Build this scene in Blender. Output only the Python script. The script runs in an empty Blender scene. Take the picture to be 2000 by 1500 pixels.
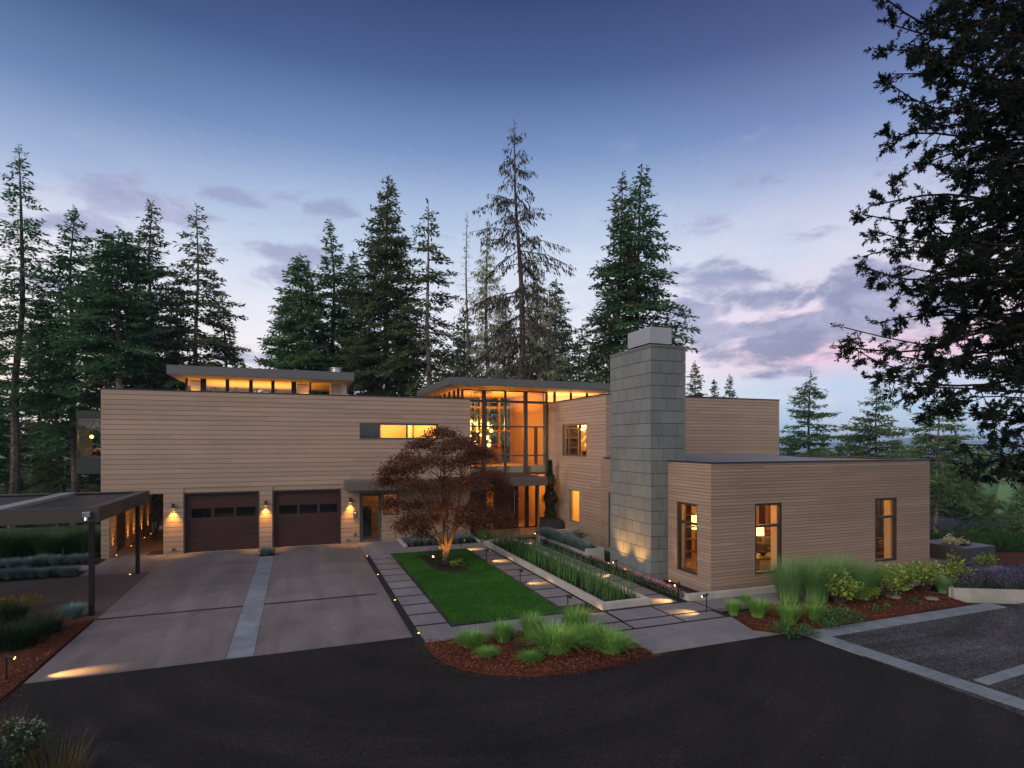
import bpy, math, random
import numpy as np
from math import radians as RAD, sin, cos, pi

S = bpy.context.scene
COL = S.collection

# ------------------------------------------------------------------ camera
F_PX, HOR_Y, YAW, CAM_H = 1115.0, 864.0, RAD(20.6), 4.4
cam_data = bpy.data.cameras.new("camera")
cam = bpy.data.objects.new("camera", cam_data)
COL.objects.link(cam)
cam.location = (0, 0, CAM_H)
cam.rotation_euler = (RAD(90), 0, -YAW)
cam_data.sensor_width = 36
cam_data.lens = F_PX / 2000 * 36
cam_data.shift_y = (HOR_Y - 750) / 2000
cam_data.clip_start = 0.05
cam_data.clip_end = 20000
S.camera = cam

# ------------------------------------------------------------------ exposure
S.view_settings.view_transform = 'Standard'
S.view_settings.look = 'None'
S.view_settings.exposure = 0.50
S.view_settings.gamma = 1.0
S.view_settings.use_curve_mapping = False
S.render.engine = 'CYCLES'
cy = S.cycles
cy.max_bounces = 6
cy.diffuse_bounces = 3
cy.glossy_bounces = 2
cy.transparent_max_bounces = 12
cy.transmission_bounces = 4
cy.volume_bounces = 0
cy.use_denoising = True
cy.caustics_reflective = False
cy.caustics_refractive = False
cy.sample_clamp_indirect = 4.0

# ------------------------------------------------------------------ node helpers
class NB:
    """tiny builder for node trees"""
    def __init__(self, nt):
        self.nt = nt
    def n(self, typ, **kw):
        nd = self.nt.nodes.new(typ)
        for k, v in kw.items():
            setattr(nd, k, v)
        return nd
    def set(self, sock, v):
        if isinstance(v, bpy.types.NodeSocket):
            self.nt.links.new(v, sock)
        else:
            if hasattr(sock.default_value, '__len__') and not hasattr(v, '__len__'):
                sock.default_value = [v] * len(sock.default_value)
            elif hasattr(sock.default_value, '__len__') and len(sock.default_value) == 4 and len(v) == 3:
                sock.default_value = (*v, 1)
            else:
                sock.default_value = v
    def m(self, op, a, b=None, c=None, clamp=False):
        nd = self.n('ShaderNodeMath', operation=op, use_clamp=clamp)
        for i, v in enumerate((a, b, c)):
            if v is not None:
                self.set(nd.inputs[i], v)
        return nd.outputs[0]
    def vm(self, op, a, b=None):
        nd = self.n('ShaderNodeVectorMath', operation=op)
        self.set(nd.inputs[0], a)
        if b is not None:
            self.set(nd.inputs[1], b)
        return nd.outputs['Value'] if op in ('DOT_PRODUCT', 'LENGTH') else nd.outputs[0]
    def mix(self, f, a, b, blend='MIX'):
        nd = self.n('ShaderNodeMix', data_type='RGBA', blend_type=blend)
        self.set(nd.inputs[0], f)
        self.set(nd.inputs[6], a)
        self.set(nd.inputs[7], b)
        return nd.outputs[2]
    def ramp(self, f, stops, interp='LINEAR'):
        nd = self.n('ShaderNodeValToRGB')
        r = nd.color_ramp
        r.interpolation = interp
        while len(r.elements) < len(stops):
            r.elements.new(0.5)
        for e, (p, c) in zip(r.elements, stops):
            e.position = p
            e.color = (*c, 1) if hasattr(c, '__len__') else (c, c, c, 1)
        self.set(nd.inputs[0], f)
        return nd.outputs[0]
    def noise(self, vec, scale, detail=4, rough=0.55, dist=0.0, out=0):
        nd = self.n('ShaderNodeTexNoise')
        if vec is not None:
            self.set(nd.inputs['Vector'], vec)
        nd.inputs['Scale'].default_value = scale
        nd.inputs['Detail'].default_value = detail
        nd.inputs['Roughness'].default_value = rough
        nd.inputs['Distortion'].default_value = dist
        return nd.outputs[out]
    def smooth(self, v, a, b):
        nd = self.n('ShaderNodeMapRange', interpolation_type='SMOOTHSTEP')
        self.set(nd.inputs[0], v)
        nd.inputs[1].default_value = a
        nd.inputs[2].default_value = b
        return nd.outputs[0]
    def comb(self, x, y, z):
        nd = self.n('ShaderNodeCombineXYZ')
        for i, v in enumerate((x, y, z)):
            self.set(nd.inputs[i], v)
        return nd.outputs[0]
    def sep(self, v):
        nd = self.n('ShaderNodeSeparateXYZ')
        self.set(nd.inputs[0], v)
        return nd.outputs

# ------------------------------------------------------------------ world: dusk sky
SUN_EL, SUN_AZ = RAD(26), RAD(-118)       # azimuth measured from +Y towards +X
world = bpy.data.worlds.new("World")
S.world = world
world.use_nodes = True
wt = world.node_tree
wt.nodes.clear()
w = NB(wt)
tc = w.n('ShaderNodeTexCoord')
D = w.vm('NORMALIZE', tc.outputs['Generated'])
dx, dy, dz = w.sep(D)
fx, fy = sin(YAW), cos(YAW)
a_f = w.m('ADD', w.m('MULTIPLY', dx, fx), w.m('MULTIPLY', dy, fy))
a_r = w.m('SUBTRACT', w.m('MULTIPLY', dx, fy), w.m('MULTIPLY', dy, fx))
az = w.m('ARCTAN2', a_r, a_f)                 # 0 along the house's entry axis, + to the east
el = w.m('ARCSINE', dz)
elc = w.m('MAXIMUM', el, 0.0)
e01 = w.m('DIVIDE', elc, pi / 2)
def sky_ramp(stops):
    return w.ramp(e01, [(math.degrees(math.atan(t)) / 90, c) for t, c in stops])
# stops: tangent of elevation -> colour
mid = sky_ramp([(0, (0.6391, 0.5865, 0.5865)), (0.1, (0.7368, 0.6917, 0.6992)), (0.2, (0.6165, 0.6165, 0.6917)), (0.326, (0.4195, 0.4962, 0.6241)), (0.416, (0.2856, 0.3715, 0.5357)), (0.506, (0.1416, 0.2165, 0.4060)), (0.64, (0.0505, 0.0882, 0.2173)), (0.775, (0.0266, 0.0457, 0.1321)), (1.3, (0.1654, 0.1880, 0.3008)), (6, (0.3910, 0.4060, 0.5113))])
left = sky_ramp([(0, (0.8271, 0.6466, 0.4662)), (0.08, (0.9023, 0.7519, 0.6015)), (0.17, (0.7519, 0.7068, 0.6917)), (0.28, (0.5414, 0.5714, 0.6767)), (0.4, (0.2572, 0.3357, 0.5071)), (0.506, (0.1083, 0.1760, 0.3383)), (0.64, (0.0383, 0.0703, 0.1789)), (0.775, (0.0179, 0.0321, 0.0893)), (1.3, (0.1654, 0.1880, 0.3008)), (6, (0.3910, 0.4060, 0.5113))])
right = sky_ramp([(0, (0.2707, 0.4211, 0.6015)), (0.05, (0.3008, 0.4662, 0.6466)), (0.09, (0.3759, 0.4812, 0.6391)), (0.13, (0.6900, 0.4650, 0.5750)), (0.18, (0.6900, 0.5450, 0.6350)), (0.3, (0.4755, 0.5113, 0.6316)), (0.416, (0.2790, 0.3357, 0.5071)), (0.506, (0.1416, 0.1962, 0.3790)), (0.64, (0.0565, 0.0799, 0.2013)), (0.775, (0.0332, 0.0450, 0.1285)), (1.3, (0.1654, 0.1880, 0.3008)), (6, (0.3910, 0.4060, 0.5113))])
kl = w.smooth(az, -0.25, -0.72)
kr = w.smooth(az, 0.12, 0.52)
base = w.mix(kr, w.mix(kl, mid, left), right)
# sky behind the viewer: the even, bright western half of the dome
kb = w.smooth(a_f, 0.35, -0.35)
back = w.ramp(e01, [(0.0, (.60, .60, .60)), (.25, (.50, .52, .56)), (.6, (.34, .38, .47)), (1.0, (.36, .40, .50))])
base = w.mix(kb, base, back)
# clouds -- layered noise stretched along the horizon, plus the banks that stand in the east
cv = w.comb(w.m('MULTIPLY', az, 1.0), w.m('MULTIPLY', el, 2.3), 0.0)
n1 = w.noise(cv, 5.2, 7, .60, .25)
n2 = w.noise(w.vm('ADD', cv, (7.3, 2.1, 0)), 3.0, 4, .5, .1)
n3 = w.noise(w.vm('ADD', cv, (3.3, 9.1, 0)), 11.0, 6, .62, .3)
banks = None
def px_dir(px, py):
    a = math.atan((px - 1000) / F_PX)
    return a, math.atan((HOR_Y - py) / F_PX * cos(a))
for px, py, sx, sy, amp in ((1370, 615, 80, 28, .52), (1560, 585, 130, 30, .56), (1655, 600, 120, 44, .62), (1520, 690, 90, 14, .3), (1600, 640, 200, 44, .66), (1430, 650, 130, 34, .58), (1700, 560, 120, 42, .55), (1575, 470, 105, 22, .52), (1450, 540, 100, 40, .46),
                            (1660, 520, 70, 20, .42), (1420, 430, 70, 26, .26), (1470, 350, 60, 12, .26), (1500, 735, 120, 10, .26), (1640, 745, 110, 12, .24), (1390, 690, 60, 14, .3),
                            (235, 378, 120, 30, .66), (330, 412, 90, 22, .55), (450, 385, 60, 16, .60), (640, 405, 80, 28, .46),
                            (530, 490, 90, 18, .48), (540, 545, 90, 26, .42), (150, 440, 120, 24, .5), (60, 560, 120, 34, .34), (60, 350, 60, 22, .26)):
    a0, e0 = px_dir(px, py)
    sa = sx / F_PX * cos(a0) ** 2
    se = sy / F_PX
    qa = w.m('POWER', w.m('DIVIDE', w.m('SUBTRACT', az, a0), sa), 2.0)
    qe = w.m('POWER', w.m('DIVIDE', w.m('SUBTRACT', el, e0), se), 2.0)
    g = w.m('MULTIPLY', w.m('EXPONENT', w.m('MULTIPLY', w.m('ADD', qa, qe), -0.8)), amp)
    banks = g if banks is None else w.m('MAXIMUM', banks, g)
dens = w.m('ADD', w.m('ADD', w.m('MULTIPLY_ADD', n1, 1.7, -.38), w.m('MULTIPLY', w.m('SUBTRACT', n3, .5), 1.0)), w.m('MULTIPLY', banks, .95))
cl = w.smooth(dens, .60, .92)
thin = w.m('MULTIPLY', w.smooth(w.m('ADD', n2, w.m('MULTIPLY', n3, .35)), .56, .86), w.m('MULTIPLY', w.smooth(el, .44, .22), .55))
pale = w.mix(kl, w.mix(kr, (.66, .66, .74), (.66, .58, .66)), (.78, .72, .72))
sky = w.mix(thin, base, pale)
dark = w.mix(kr, w.mix(w.smooth(el, .2, .45), (.30, .31, .45), (.24, .28, .43)), w.mix(w.smooth(el, .10, .32), (.165, .18, .30), (.215, .23, .37)))
cl = w.m('MULTIPLY', cl, w.smooth(el, .52, .40))
dark = w.mix(w.m('MULTIPLY', w.smooth(w.noise(w.vm('ADD', cv, (1.3, 4.4, 0)), 9.0, 5, .6, .4), .44, .66), .55), dark, (.42, .41, .55))
sky = w.mix(w.m('MULTIPLY', cl, w.m('SUBTRACT', .92, w.m('MULTIPLY', kb, .6))), sky, dark)
ns = w.n('ShaderNodeTexSky', sky_type='NISHITA')
ns.sun_disc = False
ns.sun_elevation = SUN_EL
ns.sun_rotation = SUN_AZ
bg1 = w.n('ShaderNodeBackground')
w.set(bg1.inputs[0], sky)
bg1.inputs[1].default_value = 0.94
bg2 = w.n('ShaderNodeBackground')
w.set(bg2.inputs[0], ns.outputs[0])
bg2.inputs[1].default_value = 0.004
addw = w.n('ShaderNodeAddShader')
wt.links.new(bg1.outputs[0], addw.inputs[0])
wt.links.new(bg2.outputs[0], addw.inputs[1])
wo = w.n('ShaderNodeOutputWorld')
wt.links.new(addw.outputs[0], wo.inputs[0])
world.cycles.sampling_method = 'MANUAL'
world.cycles.sample_map_resolution = 1024

# ------------------------------------------------------------------ sun: last glow from the west, very soft
sun_d = bpy.data.lights.new("sun", 'SUN')
sun_d.energy = 1.25
sun_d.angle = RAD(40)
sun_d.color = (1.0, .86, .76)
sun = bpy.data.objects.new("sun", sun_d)
COL.objects.link(sun)
from mathutils import Vector, Matrix
sdir = Vector((sin(SUN_AZ) * cos(SUN_EL), cos(SUN_AZ) * cos(SUN_EL), sin(SUN_EL)))
sun.rotation_euler = sdir.to_track_quat('Z', 'Y').to_euler()
sun.location = (-20, -20, 30)
# ------------------------------------------------------------------ where a photographed point lies in the real place
_R = np.array([cos(YAW), -sin(YAW), 0.0])
_F = np.array([sin(YAW), cos(YAW), 0.0])
_C = np.array([0, 0, CAM_H])
def _ray(x, y):
    return _R * (x - 1000) / F_PX + _F - np.array([0, 0, 1.0]) * (y - HOR_Y) / F_PX
def on_ground(x, y, z=0.0):
    d = _ray(x, y)
    return _C + d * ((z - CAM_H) / d[2])
def on_x(x, y, X):
    d = _ray(x, y)
    return _C + d * (X / d[0])
def on_y(x, y, Y):
    d = _ray(x, y)
    return _C + d * (Y / d[1])
def at_depth(x, y, dist):
    return _C + _ray(x, y) * dist

# ------------------------------------------------------------------ mesh helpers
class MB:
    """collects shapes and links them as one mesh object"""
    def __init__(self):
        self.v = []
        self.f = []
        self.n = 0
    def add(self, v, f):
        v = np.asarray(v, float).reshape(-1, 3)
        self.f.extend([tuple(i + self.n for i in q) for q in f])
        self.v.append(v)
        self.n += len(v)
        return self
    def arr(self, v, f):
        """big numpy blocks: faces (m,k)"""
        f = np.asarray(f) + self.n
        self.f.extend(map(tuple, f.tolist()))
        self.v.append(np.asarray(v, float))
        self.n += len(v)
        return self
    def box(self, x0, x1, y0, y1, z0, z1):
        v = [(x, y, z) for z in (z0, z1) for y in (y0, y1) for x in (x0, x1)]
        return self.add(v, [(0, 2, 3, 1), (4, 5, 7, 6), (0, 1, 5, 4), (2, 6, 7, 3), (0, 4, 6, 2), (1, 3, 7, 5)])
    def prism(self, pts, z0, z1):
        n = len(pts)
        a = sum(pts[i][0] * pts[(i + 1) % n][1] - pts[(i + 1) % n][0] * pts[i][1] for i in range(n))
        if a < 0:
            pts = pts[::-1]
        v = [(p[0], p[1], z0) for p in pts] + [(p[0], p[1], z1) for p in pts]
        f = [tuple(range(n - 1, -1, -1)), tuple(range(n, 2 * n))]
        f += [(i, (i + 1) % n, n + (i + 1) % n, n + i) for i in range(n)]
        return self.add(v, f)
    def tube(self, pts, radii, k=8, cap=True):
        pts = [np.asarray(p, float) for p in pts]
        if not hasattr(radii, '__len__'):
            radii = [radii] * len(pts)
        vs, up0 = [], None
        for i, p in enumerate(pts):
            d = pts[min(i + 1, len(pts) - 1)] - pts[max(i - 1, 0)]
            d = d / (np.linalg.norm(d) + 1e-9)
            ref = np.array([0, 0, 1.0]) if abs(d[2]) < .9 else np.array([1.0, 0, 0])
            a = np.cross(ref, d); a /= np.linalg.norm(a) + 1e-9
            b = np.cross(d, a)
            for j in range(k):
                t = 2 * pi * j / k
                vs.append(p + (a * cos(t) + b * sin(t)) * radii[i])
        f = []
        for i in range(len(pts) - 1):
            for j in range(k):
                f.append((i * k + j, i * k + (j + 1) % k, (i + 1) * k + (j + 1) % k, (i + 1) * k + j))
        if cap:
            f.append(tuple(range(k - 1, -1, -1)))
            f.append(tuple((len(pts) - 1) * k + j for j in range(k)))
        return self.add(vs, f)
    def ball(self, c, r, seg=10, ring=6, sz=1.0):
        vs = [(c[0], c[1], c[2] - r * sz)]
        for i in range(1, ring):
            t = pi * i / ring
            for j in range(seg):
                p = 2 * pi * j / seg
                vs.append((c[0] + r * sin(t) * cos(p), c[1] + r * sin(t) * sin(p), c[2] - r * sz * cos(t)))
        vs.append((c[0], c[1], c[2] + r * sz))
        f = [(0, 1 + (j + 1) % seg, 1 + j) for j in range(seg)]
        for i in range(ring - 2):
            for j in range(seg):
                a = 1 + i * seg
                f.append((a + j, a + (j + 1) % seg, a + seg + (j + 1) % seg, a + seg + j))
        a = 1 + (ring - 2) * seg
        f += [(a + j, a + (j + 1) % seg, len(vs) - 1) for j in range(seg)]
        return self.add(vs, f)
    def mesh(self, name, mat=None, smooth=False):
        me = bpy.data.meshes.new(name)
        v = np.concatenate(self.v) if self.v else np.zeros((0, 3))
        me.from_pydata(v.tolist(), [], self.f)
        if mat:
            me.materials.append(mat)
        if smooth:
            me.polygons.foreach_set('use_smooth', [True] * len(me.polygons))
        me.update()
        return me
    def obj(self, name, mat=None, parent=None, smooth=False, bevel=0.0, local=False):
        """vertices are given in world space unless local; a child keeps them where they are"""
        me = self.mesh(name, mat, smooth)
        o = bpy.data.objects.new(name, me)
        COL.objects.link(o)
        if parent is not None:
            o.parent = parent
            if not local:
                o.matrix_parent_inverse = world_mat(parent).inverted()
        if bevel:
            b = o.modifiers.new('bevel', 'BEVEL')
            b.width = bevel
            b.segments = 2
            b.limit_method = 'ANGLE'
        return o

def world_mat(o):
    m = Matrix.LocRotScale(o.location, o.rotation_euler, o.scale)
    if o.parent:
        return world_mat(o.parent) @ o.matrix_parent_inverse @ m
    return m

def tag(o, label=None, cat=None, group=None, kind=None):
    if label: o['label'] = label
    if cat: o['category'] = cat
    if group: o['group'] = group
    if kind: o['kind'] = kind
    return o

def thing(name, label, cat, loc=(0, 0, 0), rz=0.0, group=None, scale=1.0):
    o = bpy.data.objects.new(name, None)
    COL.objects.link(o)
    o.empty_display_size = 0.2
    o.location = loc
    o.rotation_euler = (0, 0, rz)
    o.scale = (scale,) * 3
    return tag(o, label, cat, group)

def dup(root, loc, rz=0.0, label=None, scale=None):
    r = root.copy()
    COL.objects.link(r)
    r.location = loc
    r.rotation_euler = (0, 0, rz)
    if scale is not None:
        r.scale = (scale,) * 3 if not hasattr(scale, '__len__') else scale
    if label:
        r['label'] = label
    for ch in list(root.children):
        c = ch.copy(); COL.objects.link(c); im = ch.matrix_parent_inverse.copy(); c.parent = r; c.matrix_parent_inverse = im
        for g in list(ch.children):
            d = g.copy(); COL.objects.link(d); im = g.matrix_parent_inverse.copy(); d.parent = c; d.matrix_parent_inverse = im
    return r

def setting(o, kind='structure'):
    o['kind'] = kind
    return o

def lamp(kind, name, loc, power, col=(1, .58, .22), parent=None, size=.05, spot=None, blend=.6, to=None, area=None):
    ld = bpy.data.lights.new(name, kind)
    ld.energy = power
    ld.color = col
    if kind == 'AREA':
        ld.shape = 'RECTANGLE'
        ld.size, ld.size_y = area
    else:
        ld.shadow_soft_size = size
    if kind == 'SPOT':
        ld.spot_size = RAD(spot)
        ld.spot_blend = blend
    o = bpy.data.objects.new(name, ld)
    COL.objects.link(o)
    o.location = loc
    if to is not None:
        o.rotation_euler = (Vector(to) - Vector(loc)).to_track_quat('-Z', 'Y').to_euler()
    if parent is not None:
        o.parent = parent
        o.matrix_parent_inverse = world_mat(parent).inverted()
    return o

# ------------------------------------------------------------------ materials
MATS = {}
def new_mat(name):
    m = bpy.data.materials.new(name)
    m.use_nodes = True
    nt = m.node_tree
    b = NB(nt)
    p = nt.nodes['Principled BSDF']
    MATS[name] = m
    return m, b, p

def simple(name, col, rough=.6, metal=0.0, var=.12, scale=3.0, bump=0.0, bscale=60, spec=.5):
    m, b, p = new_mat(name)
    tc = b.n('ShaderNodeTexCoord')
    nz = b.noise(tc.outputs['Object'], scale, 5, .6)
    k = b.m('MULTIPLY_ADD', nz, 2 * var, 1 - var)
    b.set(p.inputs['Base Color'], b.mix(1.0, col, b.comb(k, k, k), 'MULTIPLY'))
    b.set(p.inputs['Roughness'], b.m('MULTIPLY_ADD', nz, .2, rough - .1, clamp=True))
    p.inputs['Metallic'].default_value = metal
    p.inputs['Specular IOR Level'].default_value = spec
    if bump:
        bn = b.n('ShaderNodeBump')
        bn.inputs['Strength'].default_value = bump
        bn.inputs['Distance'].default_value = .01
        b.set(bn.inputs['Height'], b.noise(tc.outputs['Object'], bscale, 4, .6))
        b.set(p.inputs['Normal'], bn.outputs[0])
    return m

def timber(name, c1, c2, axis_scale=(1.2, 1.2, 30), rough=.7, grey=None):
    """boards: every board is an island of the mesh and gets its own tone; grain runs along the board"""
    m, b, p = new_mat(name)
    tc = b.n('ShaderNodeTexCoord')
    geo = b.n('ShaderNodeNewGeometry')
    rnd = geo.outputs['Random Per Island']
    off = b.comb(b.m('MULTIPLY', rnd, 37.0), b.m('MULTIPLY', rnd, 11.0), 0.0)
    mp = b.n('ShaderNodeMapping')
    b.set(mp.inputs['Vector'], tc.outputs['Object'])
    mp.inputs['Scale'].default_value = axis_scale
    grain = b.noise(b.vm('ADD', mp.outputs[0], off), 2.0, 6, .65, .4)
    blot = b.noise(tc.outputs['Object'], .55, 4, .55)
    t = b.m('ADD', b.m('MULTIPLY', rnd, .50), b.m('MULTIPLY', grain, .36))
    col = b.mix(b.m('ADD', t, .06, clamp=True), c1, c2)
    if grey:
        col = b.mix(b.m('MULTIPLY', b.smooth(rnd, .93, .97), .55), col, grey)
    k = b.m('MULTIPLY_ADD', blot, .26, .87)
    col = b.mix(1.0, col, b.comb(k, k, k), 'MULTIPLY')
    knot = b.n('ShaderNodeTexVoronoi')
    mk = b.n('ShaderNodeMapping')
    b.set(mk.inputs['Vector'], b.vm('ADD', tc.outputs['Object'], off))
    mk.inputs['Scale'].default_value = (1.3, 1.3, 4.5)
    b.set(knot.inputs['Vector'], mk.outputs[0])
    knot.inputs['Scale'].default_value = 1.0
    kn = b.smooth(knot.outputs['Distance'], .10, .03)
    col = b.mix(b.m('MULTIPLY', kn, .22), col, (c1[0] * .45, c1[1] * .4, c1[2] * .4))
    b.set(p.inputs['Base Color'], col)
    p.inputs['Roughness'].default_value = rough
    p.inputs['Specular IOR Level'].default_value = .3
    bn = b.n('ShaderNodeBump')
    bn.inputs['Strength'].default_value = .25
    bn.inputs['Distance'].default_value = .004
    b.set(bn.inputs['Height'], grain)
    b.set(p.inputs['Normal'], bn.outputs[0])
    return m

def foliage(name, cols, rough=.6, trans=.25, clump=.5, cvar=.5, spec=.25):
    m, b, p = new_mat(name)
    geo = b.n('ShaderNodeNewGeometry')
    tc = b.n('ShaderNodeTexCoord')
    oi = b.n('ShaderNodeObjectInfo')
    rnd = geo.outputs['Random Per Island']
    nz = b.noise(b.vm('ADD', tc.outputs['Object'], b.comb(b.m('MULTIPLY', oi.outputs['Random'], 50.0), 0.0, 0.0)), clump, 3, .6)
    t = b.m('ADD', b.m('MULTIPLY', rnd, .5), b.m('MULTIPLY', b.m('SUBTRACT', nz, .25), cvar * 2), clamp=True)
    n = len(cols)
    col = b.ramp(t, [(i / (n - 1), c) for i, c in enumerate(cols)])
    b.set(p.inputs['Base Color'], col)
    p.inputs['Roughness'].default_value = rough
    p.inputs['Specular IOR Level'].default_value = spec
    if trans:
        tr = b.n('ShaderNodeBsdfTranslucent')
        b.set(tr.inputs[0], col)
        mx = b.n('ShaderNodeMixShader')
        mx.inputs[0].default_value = trans
        b.nt.links.new(p.outputs[0], mx.inputs[1])
        b.nt.links.new(tr.outputs[0], mx.inputs[2])
        b.nt.links.new(mx.outputs[0], b.nt.nodes['Material Output'].inputs[0])
    return m

def glow(name, col, strength):
    m = bpy.data.materials.new(name)
    m.use_nodes = True
    b = NB(m.node_tree)
    m.node_tree.nodes.clear()
    e = b.n('ShaderNodeEmission')
    e.inputs[0].default_value = (*col, 1)
    e.inputs[1].default_value = strength
    o = b.n('ShaderNodeOutputMaterial')
    m.node_tree.links.new(e.outputs[0], o.inputs[0])
    MATS[name] = m
    return m

def glazing(name, tint=(.96, .97, .95), refl=1.0):
    m = bpy.data.materials.new(name)
    m.use_nodes = True
    nt = m.node_tree
    nt.nodes.clear()
    b = NB(nt)
    t = b.n('ShaderNodeBsdfTransparent')
    t.inputs[0].default_value = (*tint, 1)
    g = b.n('ShaderNodeBsdfGlossy')
    g.inputs['Roughness'].default_value = .01
    g.inputs['Color'].default_value = (refl, refl, refl, 1)
    fr = b.n('ShaderNodeFresnel')
    geo = b.n('ShaderNodeNewGeometry')
    b.set(fr.inputs[0], b.m('SUBTRACT', 1.5, b.m('MULTIPLY', geo.outputs['Backfacing'], 1.5 - 1 / 1.5)))
    mx = b.n('ShaderNodeMixShader')
    nt.links.new(fr.outputs[0], mx.inputs[0])
    nt.links.new(t.outputs[0], mx.inputs[1])
    nt.links.new(g.outputs[0], mx.inputs[2])
    o = b.n('ShaderNodeOutputMaterial')
    nt.links.new(mx.outputs[0], o.inputs[0])
    MATS[name] = m
    return m

def concrete(name, c1, c2, scale=.5, rough=.75, stain=.3, bump=.15, spec=.35, streak=0.0):
    m, b, p = new_mat(name)
    tc = b.n('ShaderNodeTexCoord')
    v = tc.outputs['Object']
    geo = b.n('ShaderNodeNewGeometry')
    a = b.noise(v, scale, 6, .62, .5)
    f = b.noise(v, 9.0, 5, .65)
    st = b.noise(b.vm('ADD', v, (11, 5, 0)), 1.3, 6, .7, 1.0)
    col = b.mix(b.smooth(a, .3, .72), c1, c2)
    k = b.m('ADD', b.m('MULTIPLY_ADD', f, .22, .80), b.m('MULTIPLY', b.m('SUBTRACT', geo.outputs['Random Per Island'], .5), .14))
    col = b.mix(1.0, col, b.comb(k, k, k), 'MULTIPLY')
    col = b.mix(b.m('MULTIPLY', b.smooth(st, .60, .74), stain), col, (c2[0] * 1.5, c2[1] * 1.5, c2[2] * 1.5))
    col = b.mix(b.m('MULTIPLY', b.smooth(st, .42, .28), stain), col, (c1[0] * .6, c1[1] * .6, c1[2] * .6))
    if streak:
        mp = b.n('ShaderNodeMapping')
        b.set(mp.inputs['Vector'], v)
        mp.inputs['Scale'].default_value = (1.6, .16, 1)
        kk = b.m('MULTIPLY_ADD', b.smooth(b.noise(mp.outputs[0], 1.0, 5, .65, .6), .34, .70), 2 * streak, 1 - streak)
        col = b.mix(1.0, col, b.comb(kk, kk, kk), 'MULTIPLY')
        mp2 = b.n('ShaderNodeMapping')
        b.set(mp2.inputs['Vector'], v)
        mp2.inputs['Scale'].default_value = (.8, 3.0, 1)
        kk = b.smooth(b.noise(mp2.outputs[0], 1.4, 6, .7, 1.2), .62, .74)
        col = b.mix(b.m('MULTIPLY', kk, .22), col, (c2[0] * 1.6, c2[1] * 1.55, c2[2] * 1.5))
    b.set(p.inputs['Base Color'], col)
    b.set(p.inputs['Roughness'], b.m('MULTIPLY_ADD', a, .25, rough - .12))
    p.inputs['Specular IOR Level'].default_value = spec
    bn = b.n('ShaderNodeBump')
    bn.inputs['Strength'].default_value = bump
    bn.inputs['Distance'].default_value = .01
    b.set(bn.inputs['Height'], b.noise(v, 45, 4, .6))
    b.set(p.inputs['Normal'], bn.outputs[0])
    return m

def grit(name, c1, c2, scale, rough=.85, broad=.35, bump=.6, spec=.3, tint=None, arcs=None):
    m, b, p = new_mat(name)
    tc = b.n('ShaderNodeTexCoord')
    v = tc.outputs['Object']
    vo = b.n('ShaderNodeTexVoronoi')
    b.set(vo.inputs['Vector'], v)
    vo.inputs['Scale'].default_value = scale
    br = b.noise(v, .35, 6, .62, .6)
    s2 = b.noise(v, 2.4, 6, .7, .3)
    g = b.sep(vo.outputs['Color'])
    t = b.m('MULTIPLY', g[0], g[0])
    col = b.mix(t, c1, c2)
    k = b.m('ADD', b.m('MULTIPLY_ADD', b.smooth(br, .28, .72), 2 * broad, 1 - broad), b.m('MULTIPLY', b.m('SUBTRACT', s2, .5), .5))
    col = b.mix(1.0, col, b.comb(k, k, k), 'MULTIPLY')
    if tint:
        col = b.mix(b.m('MULTIPLY', b.smooth(s2, .5, .75), .5), col, tint)
    if arcs:
        x_, y_, z_ = b.sep(v)
        xx, yy = b.m('SUBTRACT', x_, arcs[0]), b.m('SUBTRACT', y_, arcs[1])
        rr = b.m('SQRT', b.m('ADD', b.m('MULTIPLY', xx, xx), b.m('MULTIPLY', yy, yy)))
        an = b.m('ARCTAN2', yy, xx)
        tr = b.noise(b.comb(b.m('MULTIPLY', rr, 1.5), b.m('MULTIPLY', an, 1.1), 0.0), 1.0, 5, .65, .3)
        kk = b.m('MULTIPLY_ADD', b.smooth(tr, .36, .70), .70, .66)
        col = b.mix(1.0, col, b.comb(kk, kk, kk), 'MULTIPLY')
        sp = b.noise(v, 26, 3, .7)
        kk = b.m('MULTIPLY_ADD', b.smooth(sp, .35, .72), 1.1, .5)
        col = b.mix(1.0, col, b.comb(kk, kk, kk), 'MULTIPLY')
    b.set(p.inputs['Base Color'], col)
    p.inputs['Roughness'].default_value = rough
    p.inputs['Specular IOR Level'].default_value = spec
    bn = b.n('ShaderNodeBump')
    bn.inputs['Strength'].default_value = bump
    bn.inputs['Distance'].default_value = .012
    b.set(bn.inputs['Height'], b.m('ADD', vo.outputs['Distance'], b.m('MULTIPLY', s2, 1.0)))
    b.set(p.inputs['Normal'], bn.outputs[0])
    return m

M_clad = timber('pale_cedar', (0.2976, 0.2087, 0.1573), (0.4244, 0.3021, 0.23), grey=(0.2425, 0.2141, 0.1844))
M_cladn = timber('pale_cedar_narrow', (0.2493, 0.1697, 0.1278), (0.3607, 0.2525, 0.1909), grey=(0.3182, 0.2795, 0.2268))
M_inwood = timber('interior_wood', (.46, .27, .11), (.64, .40, .18))
M_soffit = timber('soffit_wood', (.55, .33, .16), (.70, .45, .24), axis_scale=(1, 12, 1))
M_darkwood = timber('dark_stained_wood', (0.0378, 0.0162, 0.0135), (0.0621, 0.027, 0.0216), axis_scale=(0.81, 1.0125, 17.55), rough=.5)
M_stairwood = timber('stair_wood', (.14, .075, .04), (.24, .13, .07), axis_scale=(2, 2, 2))
M_bronze = simple('dark_bronze_metal', (.040, .034, .032), .45, .3, .2)
M_frame = simple('grey_window_frame', (.085, .085, .088), .5, .2, .15)
M_fascia = simple('grey_metal_fascia', (.115, .118, .122), .5, .25, .10, 1.2)
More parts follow.
